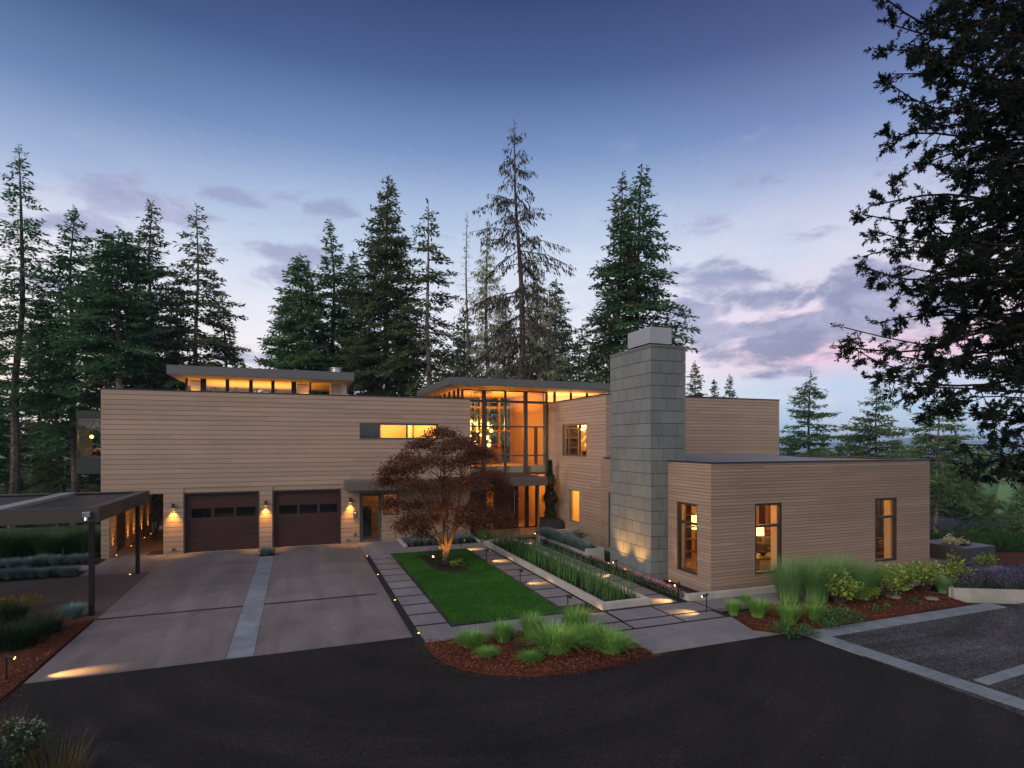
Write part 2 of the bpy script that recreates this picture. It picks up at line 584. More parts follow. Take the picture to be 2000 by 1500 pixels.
M_fasc2 = simple('taupe_metal_fascia', (.13, .11, .10), .5, .25, .10, 1.2)
M_carport = simple('shade_darkened_fascia', (.060, .052, .046), .45, .3, .15, 1.2)  # fascia darkened in colour for the dim light off the trees it faces
M_cap = simple('dark_metal_cap', (.045, .045, .05), .4, .4)
M_roofg = simple('grey_roof_membrane', (.16, .165, .175), .6, 0, .25, .8)
M_post = simple('black_steel', (.014, .013, .014), .45, .5)
M_zinc = simple('zinc_shroud', (0.3929, 0.405, 0.4436), .45, .5, .06, 1.0)
M_steel = simple('stainless_steel', (.55, .56, .58), .25, 1.0, .05)
M_plaster = simple('warm_plaster', (.62, .46, .26), .9, 0, .06)
M_pale = simple('pale_plaster', (.75, .70, .60), .9, 0, .05)
M_carpet = simple('interior_floor', (.34, .20, .10), .6, 0, .2)
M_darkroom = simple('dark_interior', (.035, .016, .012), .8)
M_slate = concrete('slate_panel', (0.1562, 0.1728, 0.1754), (0.1997, 0.216, 0.2104), 1.1, .6, .10, .2)
M_glass = glazing('window_glass')
M_glass_dark = simple('dark_door_glass', (.006, .006, .007), .06, 0, .1)
M_conc = concrete('driveway_concrete', (0.1321, 0.1104, 0.1141), (0.187, 0.156, 0.156), .55, .68, .50, streak=.16)
M_conc2 = concrete('carport_concrete', (0.0775, 0.0589, 0.0558), (0.1023, 0.0775, 0.0713), .55, .8, .25)
M_slab = concrete('paving_slab', (0.1658, 0.153, 0.1658), (0.2167, 0.1997, 0.2125), .8, .75, .28, streak=.08)
M_bluestone = concrete('bluestone_paver', (0.1445, 0.1658, 0.1913), (0.221, 0.2465, 0.2762), 2.0, .7, .15)
M_white = concrete('pale_concrete_wall', (0.357, 0.3315, 0.306), (0.476, 0.4505, 0.4165), 1.5, .8, .25)
M_asphalt = grit('asphalt', (0.0067, 0.0056, 0.0063), (0.0217, 0.0183, 0.0198), 85, .85, .42, .45, .25, arcs=(4.0, 15.0))
M_gravel = grit('crushed_gravel', (0.0357, 0.0345, 0.0381), (0.119, 0.113, 0.119), 42, .95, .30, .9, .2, arcs=(13.0, 16.0))
M_darkgravel = grit('dark_gravel', (0.0069, 0.0069, 0.0076), (0.0315, 0.0315, 0.0331), 55, .9, .2, .9, .25)
M_mulch = grit('bark_mulch', (0.0459, 0.013, 0.0069), (0.153, 0.0474, 0.0229), 46, .95, .2, 1.0, .15)
M_chip = foliage('bark_chip', [(.05, .014, .008), (.14, .040, .018), (.26, .085, .038), (.36, .16, .085)], .9, 0, 2.0, .2)
M_soil = grit('soil', (.020, .013, .009), (.05, .034, .024), 40, .95, .3, .8, .15)
M_lawn = grit('lawn_ground', (0.0144, 0.054, 0.0072), (0.036, 0.1116, 0.0144), 70, .95, .35, .8, .1)
M_blade = foliage('lawn_blade', [(0.0165, 0.0685, 0.0069), (0.0328, 0.13, 0.0137), (0.0616, 0.2054, 0.0219)], .7, .25, .9, .85)
M_meadow = grit('hillside', (0.0224, 0.042, 0.0168), (0.049, 0.077, 0.0308), 3, .95, .4, .6, .1)
M_bark = grit('conifer_bark', (.055, .042, .036), (.15, .12, .105), 9, .95, .3, 1.0, .1)
M_bark_pale = grit('pale_bark', (.16, .135, .12), (.32, .28, .25), 9, .95, .3, 1.0, .1)
M_bark_maple = grit('maple_bark', (0.088, 0.055, 0.033), (0.198, 0.132, 0.0825), 22, .9, .3, .8, .15)
M_fir = foliage('fir_needles', [(0.0201, 0.0529, 0.0262), (0.0422, 0.1058, 0.0459), (0.0844, 0.1875, 0.0721), (0.1407, 0.2596, 0.1049)], .65, .45, .45, .6)
M_fir2 = foliage('fir_needles_olive', [(0.0297, 0.0436, 0.0178), (0.0634, 0.0891, 0.0356), (0.1228, 0.1544, 0.0634), (0.1881, 0.2178, 0.099)], .65, .45, .45, .6)
M_fir3 = foliage('fir_needles_fresh', [(0.0325, 0.0824, 0.036), (0.0703, 0.1544, 0.0618), (0.1351, 0.2445, 0.0927), (0.2162, 0.3346, 0.1287)], .65, .45, .45, .6)
M_fir4 = foliage('slope_needles', [(.040, .075, .030), (.085, .150, .055), (.15, .235, .085), (.22, .30, .12)], .65, .45, .45, .6)
M_lichen = foliage('lichen_twigs', [(0.1409, 0.1471, 0.0874), (0.2679, 0.2878, 0.1804), (0.423, 0.4579, 0.3004), (0.5641, 0.605, 0.4097)], .9, .1, .6, .5)
M_seq = foliage('sequoia_foliage', [(0.0056, 0.0098, 0.007), (0.0098, 0.0168, 0.0112), (0.0154, 0.0252, 0.0154), (0.0224, 0.0364, 0.021)], .8, .05, .8, .5, .1)
M_seqbark = grit('sequoia_bark', (.015, .011, .009), (.04, .028, .022), 12, .95, .3, 1.0, .1)
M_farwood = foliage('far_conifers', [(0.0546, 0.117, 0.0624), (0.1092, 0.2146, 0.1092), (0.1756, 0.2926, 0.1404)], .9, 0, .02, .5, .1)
M_maple = foliage('maple_leaves', [(.040, .014, .010), (.095, .030, .019), (.165, .048, .029), (.120, .062, .026), (.060, .062, .024)], .6, .4, 1.0, .7)
M_grass = foliage('fountain_grass', [(0.048, 0.119, 0.0233), (0.1247, 0.2714, 0.05), (0.2301, 0.4377, 0.0918), (0.3643, 0.5603, 0.1501), (.30, .30, .11)], .6, .25, 1.0, .3)
M_grass_dk = foliage('dark_grass', [(0.0042, 0.0126, 0.0042), (0.0098, 0.0266, 0.0084), (0.0182, 0.0434, 0.0126)], .7, .2, 1.0, .4)
M_misc = foliage('miscanthus', [(0.0798, 0.1692, 0.0534), (0.1508, 0.2931, 0.0969), (0.2483, 0.4283, 0.1503), (0.3548, 0.541, 0.2171)], .7, .25, 1.0, .3)
M_hedge = foliage('hedge_grass', [(.010, .030, .008), (.024, .065, .014), (.045, .11, .026), (.075, .16, .045)], .6, .25, 1.0, .3)
M_dry = foliage('dry_grass', [(.05, .035, .014), (.11, .08, .035), (.17, .13, .065)], .8, .2, 1.0, .3)
M_fescue = foliage('blue_fescue', [(0.0595, 0.1125, 0.1125), (0.1323, 0.2116, 0.2116), (0.2248, 0.3174, 0.3107), (0.3438, 0.41, 0.3703)], .7, .2, 1.0, .3)
M_reed = foliage('horsetail', [(0.0287, 0.0808, 0.0179), (0.0628, 0.1525, 0.0359), (0.1076, 0.2153, 0.0574)], .6, .1, 1.0, .4)
M_hyd = foliage('hydrangea_leaf', [(0.0827, 0.1552, 0.0249), (0.207, 0.3105, 0.0496), (0.3726, 0.4761, 0.0931), (0.5383, 0.5796, 0.1656)], .6, .3, 1.5, .4)
M_yellow = foliage('golden_leaf', [(.10, .08, .008), (.24, .17, .015), (.38, .25, .025)], .6, .3, 1.5, .4)
M_shrub = foliage('shrub_leaf', [(.010, .028, .010), (.022, .052, .016), (.045, .085, .026)], .6, .2, 1.5, .4)
M_cover = foliage('ground_cover_leaf', [(0.0234, 0.0715, 0.0208), (0.0585, 0.143, 0.039), (0.1105, 0.221, 0.065)], .6, .2, 2.0, .4)
M_lav = foliage('lavender_flower', [(0.075, 0.045, 0.1425), (0.135, 0.0825, 0.24), (0.2025, 0.1425, 0.315)], .7, .2, 1.5, .4)
M_lavleaf = foliage('lavender_leaf', [(.03, .055, .03), (.055, .09, .055), (.09, .13, .08)], .7, .2, 1.5, .4)
M_pink = foliage('pink_flower', [(.35, .10, .16), (.55, .22, .30), (.65, .45, .50)], .7, .2, 1.5, .4)
M_cream = foliage('cream_flower', [(.38, .36, .20), (.55, .50, .30), (.66, .60, .42)], .7, .2, 1.5, .4)
M_whitef = foliage('white_flower', [(0.24, 0.252, 0.216), (0.33, 0.336, 0.312), (0.372, 0.372, 0.348)], .7, .2, 1.5, .4)
M_stem = simple('woody_stem', (.07, .05, .035), .9)
M_planter = simple('charcoal_planter', (.050, .053, .060), .5, .2, .15)
M_stone = concrete('field_stone', (.14, .12, .11), (.24, .21, .19), 3.0, .85, .3, .5)
M_couch = simple('sofa_fabric', (.14, .075, .04), .95)
M_cush = simple('cushion_fabric', (.30, .22, .15), .95)
M_furn = simple('furniture_wood', (.20, .085, .03), .5)
G_lamp = glow('lamp_lens', (1.0, .55, .16), 6)
G_lens = glow('marker_lens', (1.0, .48, .12), 2.6)
G_shade = glow('lampshade', (1.0, .60, .16), 3.2)
G_globe = glow('glass_globe', (1.0, .52, .13), 3.6)
G_strip = glow('cove_light', (1.0, .60, .18), 4)
G_glare = glow('uplight_lens', (1.0, .50, .13), 12)
# ================================================================== THE SETTING
rng = np.random.default_rng(7)
random.seed(7)

def terrain_h(x, y):
    """house plateau, slope falling away behind, wooded ridges far off"""
    r = math.hypot(x, y)
    dxx = max(-26 - x, 0, x - 27)
    dyy = max(y - 35, 0)
    d = math.hypot(dxx, dyy)
    z = -.14
    if d > 0:
        z -= 46 * (1 - math.exp(-d / 150)) * min(1, d / 25)
    a = math.degrees(math.atan2(x, y)) - 20.6            # bearing from the view axis
    wob = 1 + .18 * sin(a * .31 + 1) + .10 * sin(a * .83) + .05 * sin(a * 2.1 + 2)
    def ridge(r0, w_, h):
        return h * math.exp(-((r - r0) / w_) ** 2)
    if r > 120:
        leftw = 1 / (1 + math.exp((a + 15) / 6))
        z += ridge(620, 260, (44 * leftw + 10 * (1 - leftw)) * wob)
        z += ridge(1700, 500, (66 * leftw + 26 * (1 - leftw)) * (1 + .10 * sin(a * .45) + .05 * sin(a * 1.7)))
        z += ridge(4800, 1100, 6 + 46 * (1 + .4 * sin(a * .33 + 2.4) + .18 * sin(a * 1.1 + 1) + .06 * sin(a * 2.9)))
    return z

mb = MB()
radii = [0] + list(np.linspace(6, 60, 19)) + list(np.geomspace(66, 7000, 62))
NA = 240
vs = [(0, 0, terrain_h(0, 0))]
for rr in radii[1:]:
    for j in range(NA):
        t = 2 * pi * j / NA
        x, y = rr * sin(t), rr * cos(t)
        vs.append((x, y, terrain_h(x, y)))
fs = [(0, 1 + (j + 1) % NA, 1 + j) for j in range(NA)]
for i in range(len(radii) - 2):
    a0 = 1 + i * NA
    for j in range(NA):
        fs.append((a0 + j, a0 + (j + 1) % NA, a0 + NA + (j + 1) % NA, a0 + NA + j))
mb.add(vs, fs)
setting(mb.obj('terrain', M_meadow, smooth=True))

# asphalt court, gravel court
setting(MB().prism([(-26, -18), (10.95, -18), (12.0, -2), (11.05, 5.8), (10.84, 10.0), (10.5, 10.2), (6.9, 10.2), (6.0, 12.6), (2.6, 13.0), (-4.72, 12.95), (-4.75, 12.2), (-5.3, 9.5), (-26, 8.5)], -.10, -.02).obj('asphalt_court', M_asphalt))
setting(MB().prism([(11.0, 5.0), (11.2, -2), (13, -18), (40, -18), (40, 9.7), (10.95, 9.75)], -.10, -.012).obj('gravel_court', M_gravel))

# driveway slabs with open joints
mb = MB()
for x0, x1 in ((-4.68, -1.372), (-.838, 2.44)):
    for y0, y1 in ((12.92, 14.895), (14.91, 16.825), (16.975, 19.885), (19.90, 25.74)):
        mb.box(x0, x1, y0, y1, -.09, 0)
mb.box(-6.72, -4.695, 22.52, 25.72, -.09, 0)
mb.box(2.152, 2.44, 16.825, 16.975, -.09, 0)
setting(mb.obj('driveway', M_conc))
mb = MB()
mb.box(-14, -4.695, 17.18, 19.6, -.09, -.004).box(-14, -4.695, 19.615, 22.505, -.09, -.004)
setting(mb.obj('carport_floor', M_conc2))
setting(MB().box(-4.66, 2.15, 16.827, 16.973, -.06, -.003).obj('drain_channel', simple('black_grate', (.008, .007, .007), .6)))
mb = MB()
y = 12.93
k = 0
while y < 24.0:
    L = [.62, .95, .78, .9][k % 4]
    y1 = min(y + L, 24.0)
    mb.box(-1.364, -.846, y + .006, y1 - .006, -.09, .002)
    y = y1
    k += 1
setting(mb.obj('paver_strip', M_bluestone))
setting(MB().box(-1.372, -.838, 24.0, 25.6, -.09, -.02).obj('soil_pocket', M_soil))
# passage through the house, entry walk along the facade, entry bridge
mb = MB()
mb.box(-6.70, -4.93, 25.735, 38, -.09, .004)
setting(mb.obj('passage_floor', M_conc))
mb = MB()
mb.box(2.455, 4.18, 22.78, 25.72, -.09, .002).box(4.19, 9.9, 22.78, 23.95, -.09, .002).box(7.6, 9.2, 23.96, 24.9, -.09, .002)
setting(mb.obj('entry_walk', M_slab))
mb = MB()
for i in range(4):
    mb.box(8.7 + i * .72, 9.41 + i * .72 , 24.96, 27.0, -.09, .05)
setting(mb.obj('entry_landing', simple('landing_stone', (.24, .17, .13), .35, 0, .15)))
# stepping slabs either side of the lawn and beyond the planter
mb = MB()
for i in range(11):
    y1 = 22.70 - i * .918
    mb.box(2.63, 3.42, y1 - .80, y1, -.09, .012)
for i in range(10):
    y1 = 22.95 - i * .918
    mb.box(6.56, 7.36, y1 - .80, y1, -.09, .012)
for i in range(11):
    y1 = 23.0 - i * .905
    if y1 < 13.4: break
    mb.box(8.98, 9.82, y1 - .81, y1, -.09, .012)
mb.box(2.64, 6.5, 12.36, 13.22, -.09, .010)
for x0, x1 in ((6.56, 7.42), (7.52, 8.82), (8.9, 10.2), (10.28, 11.6)):
    mb.box(x0, x1, 12.2, 12.98, -.09, .012)
mb.box(6.56, 7.40, 11.62, 12.10, -.09, .012).box(7.48, 8.86, 11.62, 12.10, -.09, .012).box(8.94, 10.1, 11.62, 12.10, -.09, .012)
for i in range(9):
    mb.box(11.7 + i * 1.3, 12.92 + i * 1.3, 12.0, 12.98, -.09, .012)
setting(mb.obj('stepping_path', M_slab))
setting(MB().box(2.45, 10.28, 11.6, 22.78, -.10, .003).box(11.5, 24, 11.9, 13.2, -.10, .003).obj('gravel_bed', M_darkgravel))
# sloping apron from the walk to the asphalt
mb = MB()
v = [(6.93, 10.90, 0), (6.96, 10.12, -.012), (10.44, 10.14, -.012), (9.98, 10.52, .0), (10.24, 11.54, .006), (6.62, 11.54, .006),
     (6.93, 10.90, -.12), (6.96, 10.12, -.13), (10.44, 10.14, -.13), (9.98, 10.52, -.13), (10.24, 11.54, -.13), (6.62, 11.54, -.13)]
mb.add(v, [(0, 1, 2, 3, 4, 5)[:6], (0, 6, 7, 1), (1, 7, 8, 2), (2, 8, 9, 3), (3, 9, 10, 4), (4, 10, 11, 5), (5, 11, 6, 0)])
setting(mb.obj('entry_apron', M_slab))
# lawn with its edging
setting(MB().box(3.50, 6.46, 13.32, 22.66, -.10, .012).obj('lawn', M_lawn))
mb = MB()
for b in ((3.455, 3.495, 13.28, 22.70), (6.465, 6.505, 13.28, 22.70)):
    mb.box(*b, -.1, .03)
mb.box(3.495, 6.465, 13.28, 13.318, -.1, .03).box(3.495, 6.465, 22.665, 22.70, -.1, .03)
setting(mb.obj('lawn_edging', M_cap))
# paved band round the gravel court
mb = MB()
def band(p0, p1, wdt, n, off=0):
    p0, p1 = np.array(p0), np.array(p1)
    d = (p1 - p0) / n
    u = d / np.linalg.norm(d)
    nn = np.array([-u[1], u[0]]) * wdt
    for i in range(n):
        a, b = p0 + d * i + u * .005, p0 + d * (i + 1) - u * .005
        mb.prism([tuple(a), tuple(b), tuple(b + nn), tuple(a + nn)], -.09, .0)
band((10.92, 9.585), (17.75, 9.62), .46, 12)
band((10.87, 9.57), (11.27, 5.0), -.0 + .46, 8)
band((11.27, 4.99), (11.75, -1.0), .46, 9)
band((11.75, 6.66), (19.0, 7.2), .24, 10)
setting(mb.obj('paver_border', M_bluestone))

# planting beds
def bed(name, pts, z, mat):
    mb = MB()
    n = len(pts)
    c = np.mean(np.array(pts), axis=0)
    vs = [(p[0], p[1], -.10) for p in pts] + [(p[0], p[1], z - .035) for p in pts]
    inner = [(c[0] + (p[0] - c[0]) * .86, c[1] + (p[1] - c[1]) * .86, z) for p in pts]
    vs += inner
    f = [(i, (i + 1) % n, n + (i + 1) % n, n + i) for i in range(n)]
    f += [(n + i, n + (i + 1) % n, 2 * n + (i + 1) % n, 2 * n + i) for i in range(n)]
    f += [tuple(range(2 * n, 3 * n))]
    a = sum(pts[i][0] * pts[(i + 1) % n][1] - pts[(i + 1) % n][0] * pts[i][1] for i in range(n))
    if a < 0:
        f = [q[::-1] for q in f]
    mb.add(vs, f)
    return setting(mb.obj(name, mat))
FRONT_BED = [(2.56, 12.34), (2.60, 11.75), (2.78, 11.12), (3.05, 10.66), (3.45, 10.28), (4.2, 9.93), (5.2, 9.80), (6.2, 9.90), (6.80, 10.05), (6.92, 10.12), (6.90, 10.92), (6.55, 11.56), (6.5, 12.34)]
RIGHT_BED = [(10.30, 11.56), (10.05, 10.56), (10.50, 10.12), (10.9, 10.06), (14.5, 10.10), (17.05, 10.1), (17.6, 11.9), (14.5, 11.96), (11.65, 11.92), (11.0, 11.58)]
LEFT_BED = [(-4.74, 16.9), (-4.74, 12.98), (-4.75, 12.2), (-4.95, 11.2), (-5.6, 9.8), (-14, 9.0), (-14, 17.1), (-5.0, 17.1)]
bed('mulch_bed', FRONT_BED, .05, M_mulch)
bed('mulch_bed', RIGHT_BED, .06, M_mulch)
bed('mulch_bed', LEFT_BED, .05, M_mulch)
bed('mulch_bed', [(-16, 22.56), (-6.74, 22.56), (-6.74, 25.7), (-7.1, 26.0), (-7.1, 31), (-16, 31)], .0, M_soil)
bed('mulch_bed', [(17.9, 13.3), (23.0, 11.2), (30, 11.6), (30, 13.6), (24.6, 15.2), (22.9, 15.2), (22.6, 13.4), (20.7, 13.4)], .0, M_mulch)
bed('mulch_bed', [(4.28, 22.2), (4.42, 18.95), (4.9, 18.55), (5.55, 18.7), (5.65, 20.2), (5.2, 21.6)], .05, M_soil)
bed('sunken_gravel_strip', [(10.28, 13.2), (10.28, 18.0), (10.28, 19.45), (12.05, 19.45), (12.05, 13.2)], -.05, M_darkgravel)
mb = MB()
for i in range(6):
    mb.box(-14 + i * 1.22, -12.82 + i * 1.22, 23.45, 24.4, -.08, .015)
setting(mb.obj('side_path', M_slab))
# terrace paving at the east end of the wing
mb = MB()
for i in range(3):
    for j in range(4):
        mb.box(20.62 + i * .9, 21.5 + i * .9, 14.0 + j * 1.3, 15.28 + j * 1.3, -.2, .03)
setting(mb.obj('terrace', M_slab))

# chips lying on the mulch
def inside(p, poly):
    c = False
    n = len(poly)
    for i in range(n):
        (x1, y1), (x2, y2) = poly[i], poly[(i + 1) % n]
        if (y1 > p[1]) != (y2 > p[1]) and p[0] < (x2 - x1) * (p[1] - y1) / (y2 - y1) + x1:
            c = not c
    return c
def quads(c, d, wv, shape='diamond'):
    """m leaf-like quads: centres/base c, length vectors d, width vectors wv"""
    m = len(c)
    v = np.empty((m, 4, 3))
    if shape == 'diamond':
        v[:, 0] = c; v[:, 1] = c + d * .45 + wv * .5; v[:, 2] = c + d; v[:, 3] = c + d * .45 - wv * .5
    else:
        v[:, 0] = c - wv * .5; v[:, 1] = c + wv * .5; v[:, 2] = c + d + wv * .5; v[:, 3] = c + d - wv * .5
    f = np.arange(m * 4).reshape(m, 4)
    return v.reshape(-1, 3), f
def unit(v):
    return v / (np.linalg.norm(v, axis=-1, keepdims=True) + 1e-9)
mb = MB()
for poly, n in ((FRONT_BED, 9000), (RIGHT_BED, 8000), (LEFT_BED, 6000)):
    P = np.array(poly)
    lo, hi = P.min(0), P.max(0)
    lo[0] = max(lo[0], -9)
    pts = rng.uniform(lo, hi, (n, 2))
    pts = np.array([p for p in pts if inside(p, poly)])
    cen = P.mean(0)
    shr = cen + (pts - cen) * .985
    m = len(shr)
    c = np.column_stack([shr, np.full(m, .055) + rng.uniform(-.03, .03, m)])
    a = rng.uniform(0, 2 * pi, m)
    d = np.column_stack([np.cos(a), np.sin(a), rng.uniform(-.35, .35, m)]) * rng.uniform(.025, .09, (m, 1))
    wv = np.column_stack([-np.sin(a), np.cos(a), rng.uniform(-.5, .5, m)]) * rng.uniform(.010, .026, (m, 1))
    mb.arr(*quads(c, d, wv, 'rect'))
# strays kicked out onto the asphalt round the beds, and needles blown across the court
for poly, n in ((FRONT_BED, 900), (RIGHT_BED, 300), (LEFT_BED, 300)):
    P = np.array(poly)
    k = rng.integers(0, len(P), n)
    t = rng.uniform(0, 1, (n, 1))
    e = P[k] * (1 - t) + P[(k + 1) % len(P)] * t
    c2 = e + unit(e - P.mean(0)) * np.abs(rng.normal(0, .16, (n, 1)))
    c = np.column_stack([c2, np.full(n, -.012)])
    a = rng.uniform(0, 2 * pi, n)
    d = np.column_stack([np.cos(a), np.sin(a), rng.uniform(0, .2, n)]) * rng.uniform(.015, .05, (n, 1))
    wv = np.column_stack([-np.sin(a), np.cos(a), rng.uniform(-.2, .2, n)]) * rng.uniform(.006, .014, (n, 1))
    mb.arr(*quads(c, d, wv, 'rect'))
n = 900
c = np.column_stack([rng.uniform(-7, 11, n), rng.uniform(5, 12.8, n), np.full(n, -.015)])
a = rng.uniform(0, 2 * pi, n)
d = np.column_stack([np.cos(a), np.sin(a), 0 * a + .05]) * rng.uniform(.02, .06, (n, 1))
mb.arr(*quads(c, d, np.column_stack([-np.sin(a), np.cos(a), 0 * a]) * .006, 'rect'))
o = mb.obj('bark_chips', M_chip)
tag(o, 'loose reddish bark chips scattered over the mulch beds', 'bark chips', kind='stuff')
# blades of the lawn
m = 60000
c = np.column_stack([rng.uniform(3.52, 6.44, m), rng.uniform(13.34, 22.64, m), np.full(m, .008)])
a = rng.uniform(0, 2 * pi, m)
h = rng.uniform(.03, .062, m)
d = np.column_stack([np.cos(a) * h * .6, np.sin(a) * h * .6, h])
wv = np.column_stack([-np.sin(a), np.cos(a), np.zeros(m)]) * .012
mb = MB()
v = np.empty((m, 3, 3))
v[:, 0] = c - wv * .5; v[:, 1] = c + wv * .5; v[:, 2] = c + d
mb.arr(v.reshape(-1, 3), np.arange(m * 3).reshape(m, 3))
tag(mb.obj('lawn_grass', M_blade), 'short mown grass of the rectangular lawn under the red maple', 'grass', kind='stuff')
# ================================================================== THE HOUSE
def mapper(axis, pos):
    """wall coordinates (u along the wall, n inwards, z) -> box in the place"""
    def put(mb, u0, u1, n0, n1, z0, z1):
        if axis == '-y':
            mb.box(u0, u1, pos + n0, pos + n1, z0, z1)
        elif axis == '+y':
            mb.box(u0, u1, pos - n1, pos - n0, z0, z1)
        elif axis == '-x':
            mb.box(pos + n0, pos + n1, u0, u1, z0, z1)
        else:
            mb.box(pos - n1, pos - n0, u0, u1, z0, z1)
    return put

def spans(u0, u1, z0, z1, ops):
    """free intervals of a strip of wall between its openings"""
    cut = sorted((max(a, u0), min(b, u1)) for a, b, c, d in ops if c < z1 - 1e-4 and d > z0 + 1e-4 and a < u1 and b > u0)
    out, cur = [], u0
    for a, b in cut:
        if a > cur + 1e-3:
            out.append((cur, a))
        cur = max(cur, b)
    if cur < u1 - 1e-3:
        out.append((cur, u1))
    return out

def clad(name, axis, pos, u0, u1, z0, z1, ops, pitch, gap, mat, parent, thick=.22, board=(2.2, 5.2), back=None, seed=1, stagger=None):
    rg = random.Random(seed)
    put = mapper(axis, pos)
    mb = MB()
    zs = sorted({z0, z1, *[o[2] for o in ops if z0 < o[2] < z1], *[o[3] for o in ops if z0 < o[3] < z1]})
    z, rows = z0, []
    while z < z1 - .01:
        rows.append((z, min(z + pitch, z1)))
        z += pitch
    for ri, (a, b) in enumerate(rows):
        cuts = [a] + [q for q in zs if a + .004 < q < b - .004] + [b]
        # butt joints of this row
        if stagger:
            js, q = [], u0 - stagger + (ri % 2) * stagger / 2 + rg.uniform(-.12, .12) * stagger
            while q < u1:
                js.append(q)
                q += stagger * rg.uniform(.85, 1.15)
        else:
            js, q = [], u0 + rg.uniform(.3, board[1])
            while q < u1:
                js.append(q)
                q += rg.uniform(*board)
        for ci in range(len(cuts) - 1):
            za = cuts[ci] + (gap / 2 if ci == 0 else 0)
            zb = cuts[ci + 1] - (gap / 2 if ci == len(cuts) - 2 else 0)
            if zb - za < .004:
                continue
            for s0, s1 in spans(u0, u1, cuts[ci], cuts[ci + 1], ops):
                pts = [s0] + [j for j in js if s0 + .08 < j < s1 - .08] + [s1]
                for i in range(len(pts) - 1):
                    put(mb, pts[i] + (.0015 if i else 0) + (gap * .7 if stagger and i else 0), pts[i + 1] - (.0015 if i < len(pts) - 2 else 0), rg.uniform(0, .003), .034, za, zb)
    w = mb.obj(name, mat, parent)
    mb = MB()
    for a, b in zip(zs[:-1], zs[1:]):
        for s0, s1 in spans(u0, u1, a, b, ops):
            put(mb, s0 + (.038 if s0 <= u0 + 1e-6 else 0), s1 - (.038 if s1 >= u1 - 1e-6 else 0), .0345, thick, a, b)
    mb.obj('wall_core', back or mat, w)
    return w

def window(parent, axis, pos, u0, u1, z0, z1, vs=(), hs=(), mat=None, fw=.055, dep=.10, inset=.03, name='window', sill=True, pane=None, label=None):
    put = mapper(axis, pos)
    mb = MB()
    e = .0015
    put(mb, u0 + e, u0 + fw, inset, inset + dep, z0 + e, z1 - e)
    put(mb, u1 - fw, u1 - e, inset, inset + dep, z0 + e, z1 - e)
    put(mb, u0 + fw, u1 - fw, inset, inset + dep, z0 + e, z0 + fw)
    put(mb, u0 + fw, u1 - fw, inset, inset + dep, z1 - fw, z1 - e)
    us = [u0 + fw / 2] + list(vs) + [u1 - fw / 2]
    zz = [z0 + fw / 2] + list(hs) + [z1 - fw / 2]
    for v in vs:
        put(mb, v - fw / 2, v + fw / 2, inset + .002, inset + dep - .002, z0 + fw, z1 - fw)
    for h in hs:
        cu = [u0 + fw] + [q for v in vs for q in (v - fw / 2, v + fw / 2)] + [u1 - fw]
        for i in range(0, len(cu), 2):
            put(mb, cu[i], cu[i + 1], inset + .004, inset + dep - .004, h - fw / 2, h + fw / 2)
    o = mb.obj(name, mat or M_frame, parent)
    if label:
        o['label'] = label
    for i in range(len(us) - 1):
        for j in range(len(zz) - 1):
            g = MB()
            put(g, us[i] + fw / 2 - .004, us[i + 1] - fw / 2 + .004, inset + dep * .5, inset + dep * .5 + .006, zz[j] + fw / 2 - .004, zz[j + 1] - fw / 2 + .004)
            g.obj('pane', pane or M_glass, o)
    return o

def room(parent, x0, x1, y0, y1, z0, z1, wall, floor, ceil, skip=''):
    t = .03
    mb = MB()
    if 'b' not in skip: mb.box(x0, x1, y1, y1 + t, z0, z1)
    if 'f' not in skip: mb.box(x0, x1, y0 - t, y0, z0, z1)
    if 'l' not in skip: mb.box(x0 - t, x0, y0, y1, z0, z1)
    if 'r' not in skip: mb.box(x1, x1 + t, y0, y1, z0, z1)
    r = mb.obj('interior_wall', wall, parent)
    MB().box(x0, x1, y0, y1, z0 - t, z0 - .001).obj('interior_floor', floor, parent)
    MB().box(x0, x1, y0, y1, z1 + .001, z1 + t).obj('ceiling', ceil, parent)
    return r

house = thing('house', 'long modern cedar clad house with flat roofs, glazed entry hall and tall slate chimney', 'house', (0, 25.76, 0))
FY = 25.76
WARM = (1, .445, .085)
WARM2 = (1, .51, .115)

# ---- garage wing facade
G1, G2 = (-4.23, -1.48, 0, 2.40), (-.98, 1.76, 0, 2.40)
PASS = (-6.72, -4.92, 0, 2.38)
DOOR = (2.55, 3.50, 0, 2.16)
SIDEL = (3.56, 4.25, 1.15, 2.12)
STRIP = (2.55, 6.05, 4.53, 5.25)
ops = [G1, G2, PASS, DOOR, SIDEL, STRIP]
gw = clad('timber_wall', '-y', FY, -6.98, 7.58, -.1, 6.42, ops, .192, .016, M_clad, house, seed=3)
MB().box(-7.0, 7.60, FY - .015, FY + .24, 6.421, 6.465).obj('parapet_cap', M_cap, house)
clad('timber_wall', '-x', -6.98, FY + .002, 34, 2.42, 6.42, [], .192, .016, M_clad, house, seed=4)
clad('timber_wall', '+x', 7.58, FY + .022, 27.0, 2.4, 6.42, [], .192, .016, M_clad, house, seed=5)
MB().box(-6.95, 7.3, 26.0, 34, 6.15, 6.30).obj('flat_roof', M_roofg, house)
# storage block and reveal walls of the passage, lit from the floor
clad('timber_wall', '+x', -6.72, FY + .022, 32.6, -.05, 2.38, [(26.75, 28.1, 0, 2.2)], .192, .016, M_clad, house, seed=6, thick=.24)
MB().box(-6.80, -6.76, 26.75, 28.1, 0, 2.2).obj('side_door', M_bronze, house)
clad('timber_wall', '-x', -4.92, FY + .022, 32.6, -.05, 2.38, [], .192, .016, M_clad, house, seed=8, thick=.22)
MB().box(-6.70, -4.93, 26.02, 33.5, 2.385, 2.43).obj('passage_ceiling', M_soffit, house)
MB().box(-4.92, 7.3, 33.5, 33.7, -.1, 6.3).obj('rear_wall', M_clad, house)

